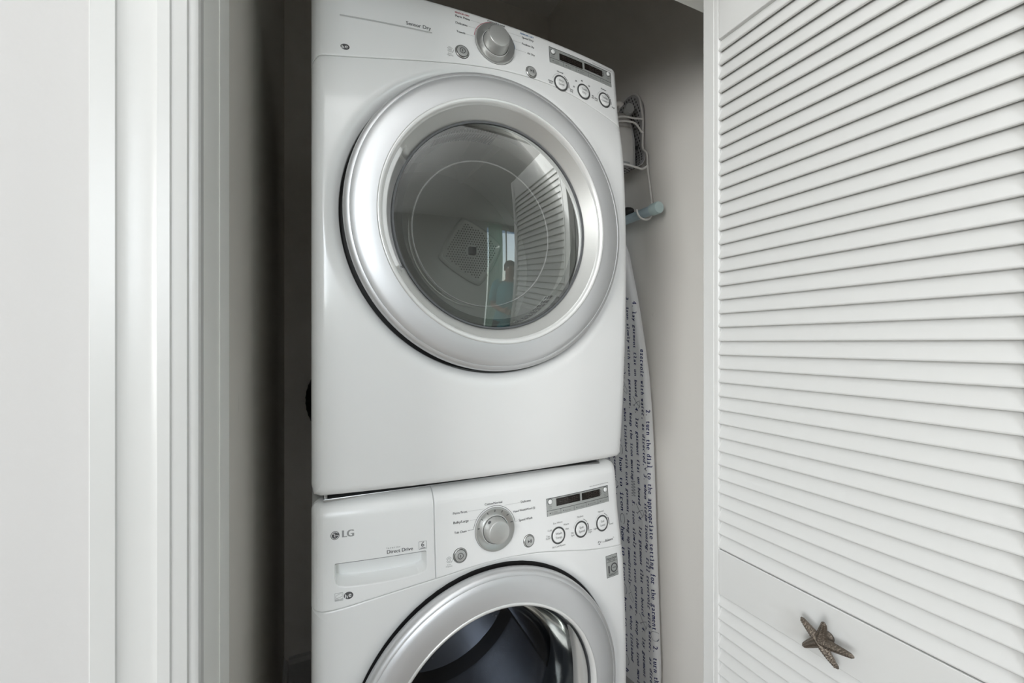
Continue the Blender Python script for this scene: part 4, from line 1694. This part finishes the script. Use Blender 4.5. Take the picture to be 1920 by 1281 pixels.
iron_loft('soleplate', .970, .962, .90, .90, 1.8445, 2.060, 'sole', iron)
body = iron_loft('body', .963, .902, .86, .74, 1.8445, 2.060, 'iron', iron)
bm = bmesh.new()
add_tube(bm, smooth_path([(.912, IY, 1.862), (.872, IY, 1.866), (.852, IY, 1.885), (.850, IY, 1.94), (.856, IY, 1.985), (.880, IY, 2.010), (.908, IY, 2.02)], 6), [.018] * 37, 12)
obj('handle', bm, M['iron'], iron)
bm = bmesh.new()
add_lathe(bm, Vector((.932, IY - .050, 2.030)), Vector((-.15, -.98, .1)).normalized(), Vector((1, 0, 0)), UZ, [(.0165, -.004), (.0175, .008), (.016, .014), (.004, .0155)], 24, True, True)
obj('steam_dial', bm, M['irongrey'], iron)
bm = bmesh.new()
add_tube(bm, smooth_path([(.915, IY - .040, 2.045), (.905, IY - .038, 2.052), (.893, IY - .030, 2.047), (.882, IY - .012, 2.030)], 5), .010, 12)
obj('water_inlet', bm, M['iron'], iron)
bm = bmesh.new()
add_box(bm, .905, .945, IY - .0455, IY - .036, 1.846, 1.866, bev=.003)
obj('heel_rest', bm, M['irongrey'], iron)

# ------------------------------------------------------------------ ironing board hung by its foot bar
board = thing('ironing_board', (.965, 1.20, 0.15), 'ironing board in a white cover printed with navy typewriter text on the right wall', 'ironing board')
BZ0, BZ1 = 0.15, 1.655
HWP = [(1.655, 0.0), (1.650, .020), (1.640, .035), (1.625, .052), (1.607, .067), (1.57, .084), (1.50, .100), (1.43, .117), (1.344, .134), (1.25, .150), (1.16, .162), (1.06, .169), (.95, .172), (.25, .172), (.19, .166), (.165, .152), (.152, .13), (.150, .0)]


def board_hw(z):
    if z >= HWP[0][0]:
        return 0.0
    for (za, ha), (zb, hb) in zip(HWP, HWP[1:]):
        if z >= zb:
            t = (z - zb) / (za - zb)
            return hb + (ha - hb) * t
    return 0.0


def board_yc(z):
    return 1.226 + (z - 1.0) * .046


BX = .9520


ROLL = .014


def board_x(s, z):
    """Face of the padded cover: flat in the middle, rolling away to the hem, faintly puckered."""
    e = max(0.0, board_hw(z) - abs(s))
    x = BX + .0007 * sin(z * 46 + s * 30) * sin(s * 70 + z * 9)
    if e < ROLL:
        x += ROLL * (1 - sqrt(max(0.0, 1 - ((ROLL - e) / ROLL) ** 2)))
    return x


def board_s(b, z):
    """Distance b measured over the cloth -> distance across the board (they differ on the rolled hem)."""
    flat = board_hw(z) - ROLL
    if b <= flat:
        return b
    return flat + ROLL * sin(min(pi / 2, (b - flat) / ROLL))


zrows = []
z = BZ1 - .0005
while z > BZ0:
    zrows.append(z)
    z -= .004 if z > 1.60 else .0125
zrows.append(BZ0 + .0005)
bm = bmesh.new()
fr = [0, .2, .4, .55, .7, .8, .86, .9, .915, .925, .935, .945, .955, .963, .970, .977, .983, .988, .992, .996, .999, 1]
fr = [-f for f in fr[:0:-1]] + fr
rows = []
for z in zrows:
    h = max(.002, board_hw(z))
    row = [bm.verts.new((board_x(f * h, z), board_yc(z) - f * h, z)) for f in fr]
    row.append(bm.verts.new((BX + .022, board_yc(z) - h * .985, z)))
    row.insert(0, bm.verts.new((BX + .022, board_yc(z) + h * .985, z)))
    rows.append(row)
for A, B in zip(rows, rows[1:]):
    for i in range(len(A) - 1):
        bm.faces.new((A[i], A[i + 1], B[i + 1], B[i]))
    bm.faces.new((A[-1], A[0], B[0], B[-1]))
bm.faces.new(rows[0]); bm.faces.new(rows[-1])
cover = obj('cover', bm, M['cloth'], board, angle=70)


def fb(z0, s0):
    """Printing frame: a runs down the board, b towards its near hem."""
    def fn(a, b):
        z = z0 - a
        s = board_s(s0 + b, z)
        u = max(0.0, min(1.0, (s - board_hw(z) + ROLL) / ROLL))
        return Vector((board_x(s, z) - .0009 * sqrt(1 - u * u) - .0003, board_yc(z) - s - .0009 * u, z))
    return fn


SLAB = {'i': (-.16, .16), 'l': (-.17, .17), 'r': (-.22, .10), 'f': (-.15, .15), 'h': None, '1': (-.17, .17), 't': None}


def strips(poly, step):
    """Cut a 2-D polygon into level bands so that long stems can follow the rolled hem."""
    out = []
    lo = min(p[1] for p in poly)
    hi = max(p[1] for p in poly)
    y = (math.floor(lo / step) + 1) * step
    rest = poly
    while y < hi - 1e-6:
        parts = ([], [])
        n = len(rest)
        for i in range(n):
            p, q = rest[i], rest[(i + 1) % n]
            for k, keep in ((0, p[1] <= y), (1, p[1] >= y)):
                if keep:
                    parts[k].append(p)
            if (p[1] - y) * (q[1] - y) < 0:
                t = (y - p[1]) / (q[1] - p[1])
                m = (p[0] + (q[0] - p[0]) * t, y)
                parts[0].append(m)
                parts[1].append(m)
        if len(parts[0]) >= 3:
            out.append(parts[0])
        rest = parts[1]
        if len(rest) < 3:
            return out
        y += step
    out.append(rest)
    return out


# little drawings between the sentences: strokes (points along and across the line, width), in text units
DRAW = {
    'O': [([(.75 * cos(radians(t)), .36 + .75 * sin(radians(t))) for t in range(100, 425, 15)], .055), ([(.75 * cos(radians(t)), .36 + .75 * sin(radians(t))) for t in range(20, 90, 12)], .16)],
    'X': [([(-.95, -.55), (.1, .30), (.75, 1.05)], .07), ([(.65, -.30), (.1, .30), (-.30, 1.05)], .07), ([(-.40, 1.1), (.15, 1.3), (.85, 1.1), (1.05, .65)], .06), ([(.55, -.55), (.75, -.10)], .08)],
    'S': [([(.034 * t, .40 + .52 * sin(t * .42)) for t in range(-42, 43, 2)], .07)],
    'H': [([(-1.5, .4), (-.95, .05), (-.4, .6), (.25, -.15), (.85, .2), (1.3, .95), (.55, 1.1), (-.1, .5)], .065)],
    'I': [([(.62 * cos(radians(t)), .30 + .42 * sin(radians(t))) for t in range(30, 345, 15)], .06)],
    'D': [([(-.3, .75), (0, .45), (.3, .7)], .16), ([(-.05, .45), (.15, .2)], .12)],
}


def typed_line(s, z0, s0, adv, size, shear=0.0, mat='navy', bold=.0006):
    """Typewriter line: every letter on the same pitch, cut off where it would leave the board. {X} places a drawing."""
    bm, ink = bmesh.new(), bmesh.new()
    fn0 = fb(z0, s0)
    k = -1
    i = 0
    while i < len(s):
        ch = s[i]
        drawing = None
        if ch == '{':
            drawing = s[i + 1]
            i += 2
        i += 1
        k += 1
        if ch == ' ':
            continue
        a0 = adv * (k + .5)
        z = z0 - a0
        if z < BZ0 + .02 or z > BZ1 or s0 + size * .75 > board_hw(z) + .008 or s0 - size * .1 < -board_hw(z):
            continue
        if drawing:
            for pts, w in DRAW[drawing]:
                add_stroke(ink, [(a0 + p[0] * size, p[1] * size) for p in pts], fn0, w * size)
            continue
        vs, fs, w = text_shape(ch, shear)
        kx = min(size * 1.06, adv * .92 / max(w, .05)) if w * size > adv * .5 else size * 1.05
        on_hem = s0 + size * .6 > board_hw(z) - ROLL
        polys = [[vs[j] for j in f] for f in fs]
        sl = SLAB.get(ch)
        if sl:
            polys.append([(w / 2 + sl[0], -.01), (w / 2 + sl[1], -.01), (w / 2 + sl[1], .08), (w / 2 + sl[0], .08)])
            if ch in 'il':
                y = .47 if ch == 'i' else .68
                polys.append([(w / 2 - .17, y), (w / 2, y), (w / 2, y + .08), (w / 2 - .17, y + .08)])
        if on_hem:
            polys = [q for p in polys for q in strips(p, .11)]
        for off in (-bold, bold):
            for poly in polys:
                mv = [bm.verts.new(fn0(a0 + (x - w / 2) * kx + off, y * size)) for x, y in poly]
                try:
                    bm.faces.new(mv)
                except ValueError:
                    pass
    for nm, b_, m_ in (('lettering', bm, mat), ('printed_drawing', ink, 'ink')):
        if b_.verts:
            obj(nm, b_, M[m_], cover, smooth=False, recalc=False, kind='stuff')
        else:
            b_.free()


A_ = .0112
typed_line('garment {O}  2. turn the dial to the appropriate setting for the garment {O}  2. turn the dial to the', 1.186, .1615, .0115, .0190)
typed_line('fill reservoir with water, as directed,{D} 3. when steam ironing, fill reservoir with water, as directed,{D} 3. when steam', 1.318, .1440, .0113, .0185, .22)
typed_line('4. lay garment flat on board {X} 4. lay garment flat on board {X} 4. lay garment flat on board {X} 4. lay garment flat', 1.408, .1145, A_, .0182, .18)
typed_line('3. iron slowly with even pressure, keep the iron moving  {S}   5. iron slowly with even pressure, keep the iron moving', 1.424, .0850, .0110, .0182, .18)
typed_line('with each garment, hang up immediately  {H}   6. when finished with each garment, hang up immediately  {H}   6. when finished', 1.577, .0565, A_, .0182, .18)
typed_line('how to iron {I} how to iron {I} how to iron {I} how to iron {I} how to iron {I} how to iron', 1.345, .0240, .0166, .0270, .0, 'navy', .0006)
typed_line('1. read the label in the garment {O}  1. read the label in the garment {O}  1. read the label', 1.560, -.0060, A_, .0182, .1)
typed_line('2. turn the dial to the appropriate setting for the garment {O}  2. turn the dial to the', 1.450, -.0360, A_, .0182)

# legs folded flat behind, foot bar across above the nose
bm = bmesh.new()
add_tube(bm, [(.952, 1.0145, 1.6822), (.952, 1.385, 1.6822)], .0150, 20)
foot = obj('foot_bar', bm, M['tube'], board)
for ya, yb, sg in ((1.0145, 1.006, -1), (1.385, 1.3935, 1)):
    bm = bmesh.new()
    add_lathe(bm, Vector((.952, ya, 1.6822)), Vector((0, sg, 0)), RX, UZ, [(.0155, -.024), (.0182, -.022), (.0186, .004), (.0172, .0075), (.012, .0088), (.0005, .009)], 28)
    obj('end_cap', bm, M['tubecap'], foot)
for dy in (-.030, .030):
    bm = bmesh.new()
    add_tube(bm, smooth_path([(.956, 1.265 + dy * .8, 1.680), (.972, 1.266 + dy, 1.655), (.9865, 1.264 + dy, 1.615), (.9885, 1.25 + dy, 1.45), (.9885, 1.21 + dy * 1.4, .62)], 5), .0095, 12)
    obj('leg', bm, M['tube'], board)
bm = bmesh.new()
bmesh.ops.create_uvsphere(bm, u_segments=20, v_segments=12, radius=1.0)
for v in bm.verts:
    v.co = Vector((.952 + v.co.x * .020, 1.170 + v.co.y * .044, 1.7065 + v.co.z * .0185))
obj('leg_grip', bm, M['rubber'], board, label='black rubber grip')

# ------------------------------------------------------------------ coiled black hose on the back wall behind the dryer
hose_c = Vector((.139, YB - .024, 1.0585))
bm = bmesh.new()
ring_pts = [hose_c + Vector((-.147 * cos(2 * pi * i / 96), 0, .147 * sin(2 * pi * i / 96))) for i in range(97)]
add_tube(bm, ring_pts, [.022 + .0015 * (i % 2) for i in range(97)], 16)
hose = obj('drain_hose', bm, M['rubber'])
hose['label'] = 'coiled black hose peeking out behind the left edge of the dryer'
hose['category'] = 'hose'

# ================================================================== behind the camera, seen mirrored in the dryer glass
# sheer curtain beside the glazed door
bm = bmesh.new()
n = 60
for y, x0, x1 in ((-3.42, 1.80, 2.18),):
    cols = []
    for i in range(n + 1):
        t = i / n
        cols.append([bm.verts.new((x0 + (x1 - x0) * t, y + .022 * sin(t * 46) + .008 * sin(t * 17), z)) for z in (.03, .8, 1.5, 2.747)])
    for A, B in zip(cols, cols[1:]):
        for k in range(3):
            bm.faces.new((A[k], B[k], B[k + 1], A[k + 1]))
bmesh.ops.solidify(bm, geom=bm.faces[:], thickness=.002)
c_ = obj('curtain', bm, M['curtain'])
c_['label'] = 'sheer mint green curtain hanging beside the glazed door'
c_['category'] = 'curtain'
bm = bmesh.new()
add_tube(bm, [(1.70, -3.42, 2.760), (2.98, -3.42, 2.760)], .012, 12)
for x in (1.73, 2.95):
    add_tube(bm, [(x, -3.50, 2.760), (x, -3.42, 2.760)], .008, 8)
r_ = obj('curtain_rod', bm, M['plate'])
r_['label'] = 'metal curtain rod above the glazed door'
r_['category'] = 'curtain rod'

# the person standing between the glazed door and the louvered door
PP = Vector((1.26, -1.05, 0.0))
PF = Vector((-0.36, 0.93, 0)).normalized()
PR = Vector((PF.y, -PF.x, 0))


def pl(x, y, z):
    return PP + PR * x + PF * y + Vector((0, 0, z))


person = thing('person', PP, 'woman in a turquoise patterned top and dark trousers mirrored in the dryer glass', 'person')
SK = [((0, 0, .93), .125, .095, -1), ((0, 0, 1.06), .105, .080, 0), ((0, .01, 1.22), .125, .090, 1), ((0, 0, 1.345), .085, .065, 2), ((0, 0, 1.425), .042, .044, 3),
      ((0, .02, 1.485), .060, .070, 4), ((0, .02, 1.545), .073, .088, 5), ((0, .008, 1.60), .060, .075, 6)]
for sx in (-1, 1):
    b = len(SK)
    SK += [((sx * .155, 0, 1.35), .050, .050, 3), ((sx * .205, -.01, 1.10), .036, .036, b), ((sx * .085, .215, 1.075), .024, .024, b + 1), ((sx * .050, .262, 1.075), .030, .018, b + 2)]
    for k in range(4):
        q = len(SK)
        SK += [((sx * .030, .285 - .004 * k, 1.098 - .016 * k), .0085, .0085, b + 3), ((sx * (-.012), .296 - .004 * k, 1.098 - .017 * k), .0075, .0075, q)]
    q = len(SK)
    SK += [((sx * .050, .275, 1.112), .0095, .0095, b + 3), ((sx * .022, .288, 1.122), .008, .008, q)]
    h = len(SK)
    SK += [((sx * .085, 0, .86), .085, .085, 0), ((sx * .092, .015, .48), .054, .056, h), ((sx * .092, -.01, .10), .036, .040, h + 1), ((sx * .095, .06, .045), .036, .034, h + 2), ((sx * .098, .15, .032), .034, .026, h + 3)]
me = bpy.data.meshes.new('body')
me.from_pydata([pl(*v[0]) - PP for v in SK], [(i, v[3]) for i, v in enumerate(SK) if v[3] >= 0], [])
pb = bpy.data.objects.new('body', me)
COL.objects.link(pb)
pb.parent = person
me.materials.append(M['skin'])
md = pb.modifiers.new('skin', 'SKIN')
md.use_smooth_shade = True
for i, v in enumerate(SK):
    me.skin_vertices[0].data[i].radius = (v[1], v[2])
    me.skin_vertices[0].data[i].use_root = (i == 0)
pb.modifiers.new('subdivision', 'SUBSURF').levels = 1
pb.modifiers['subdivision'].render_levels = 2


def body_loft(name, rows, mat):
    """Garment: closed rings (x, y, z centre, half width, half depth)."""
    bm = bmesh.new()
    R = []
    for cx, cy, cz, hw_, hd in rows:
        R.append([bm.verts.new(pl(cx + hw_ * cos(2 * pi * i / 28), cy + hd * sin(2 * pi * i / 28), cz)) for i in range(28)])
    for A, B in zip(R, R[1:]):
        for i in range(28):
            bm.faces.new((A[i], A[(i + 1) % 28], B[(i + 1) % 28], B[i]))
    return obj(name, bm, M[mat], person, angle=80)


body_loft('blouse', [(0, 0, .86, .185, .150), (0, 0, .94, .178, .142), (0, 0, 1.06, .155, .122), (0, .012, 1.20, .168, .135), (0, .008, 1.30, .172, .118), (0, .004, 1.355, .165, .092), (0, .004, 1.385, .125, .078), (0, .006, 1.392, .105, .072)], 'blouse')
for sx in (-1, 1):
    bm = bmesh.new()
    add_tube(bm, smooth_path([pl(sx * .125, 0, 1.365), pl(sx * .168, 0, 1.335), pl(sx * .192, -.004, 1.24), pl(sx * .202, -.008, 1.16)], 4), [.058, .060, .062, .062, .061, .060, .059, .058, .057, .056, .056, .056, .056], 16)
    obj('sleeve', bm, M['blouse'], person)
    body_loft('trouser_leg', [(sx * .060, 0, .93, .118, .128), (sx * .082, 0, .85, .108, .120), (sx * .092, .006, .66, .084, .090), (sx * .094, .012, .48, .070, .074), (sx * .094, 0, .25, .060, .064), (sx * .094, -.006, .10, .056, .060)], 'trousers')
    bm = bmesh.new()
    bmesh.ops.create_uvsphere(bm, u_segments=10, v_segments=8, radius=.0115, matrix=Matrix.Translation(pl(sx * .030, .088, 1.552)))
    obj('eye', bm, M['whiteprint'], person)
    bm = bmesh.new()
    bmesh.ops.create_uvsphere(bm, u_segments=8, v_segments=6, radius=.0058, matrix=Matrix.Translation(pl(sx * .030, .0965, 1.552)))
    obj('pupil', bm, M['hair'], person)
    bm = bmesh.new()
    bmesh.ops.create_uvsphere(bm, u_segments=10, v_segments=8, radius=1.0)
    for v in bm.verts:
        v.co = pl(sx * .074 + v.co.x * .008, .012 + v.co.y * .016, 1.540 + v.co.z * .028)
    obj('ear', bm, M['skin'], person)
bm = bmesh.new()
add_tube(bm, [pl(0, .094, 1.556), pl(0, .104, 1.530), pl(0, .106, 1.518), pl(0, .092, 1.512)], [.006, .010, .012, .008], 10)
obj('nose', bm, M['skin'], person)
bm = bmesh.new()
add_tube(bm, [pl(-.022, .086, 1.490), pl(-.008, .093, 1.492), pl(.008, .093, 1.492), pl(.022, .086, 1.490)], [.003, .0055, .0055, .003], 8)
obj('mouth', bm, M['lips'], person)
bm = bmesh.new()
bmesh.ops.create_uvsphere(bm, u_segments=24, v_segments=16, radius=1.0)
for v in bm.verts:
    d = v.co.copy()
    k = 1.0 if d.y < .35 or d.z > .62 else .90
    v.co = pl(d.x * .083 * k, -.004 + d.y * .098 * k, 1.572 + d.z * .078)
bmesh.ops.create_uvsphere(bm, u_segments=14, v_segments=10, radius=.042, matrix=Matrix.Translation(pl(0, -.112, 1.59)))
obj('hair', bm, M['hair'], person)

bpy.data.objects.remove(_fo)
bpy.data.curves.remove(_fc)
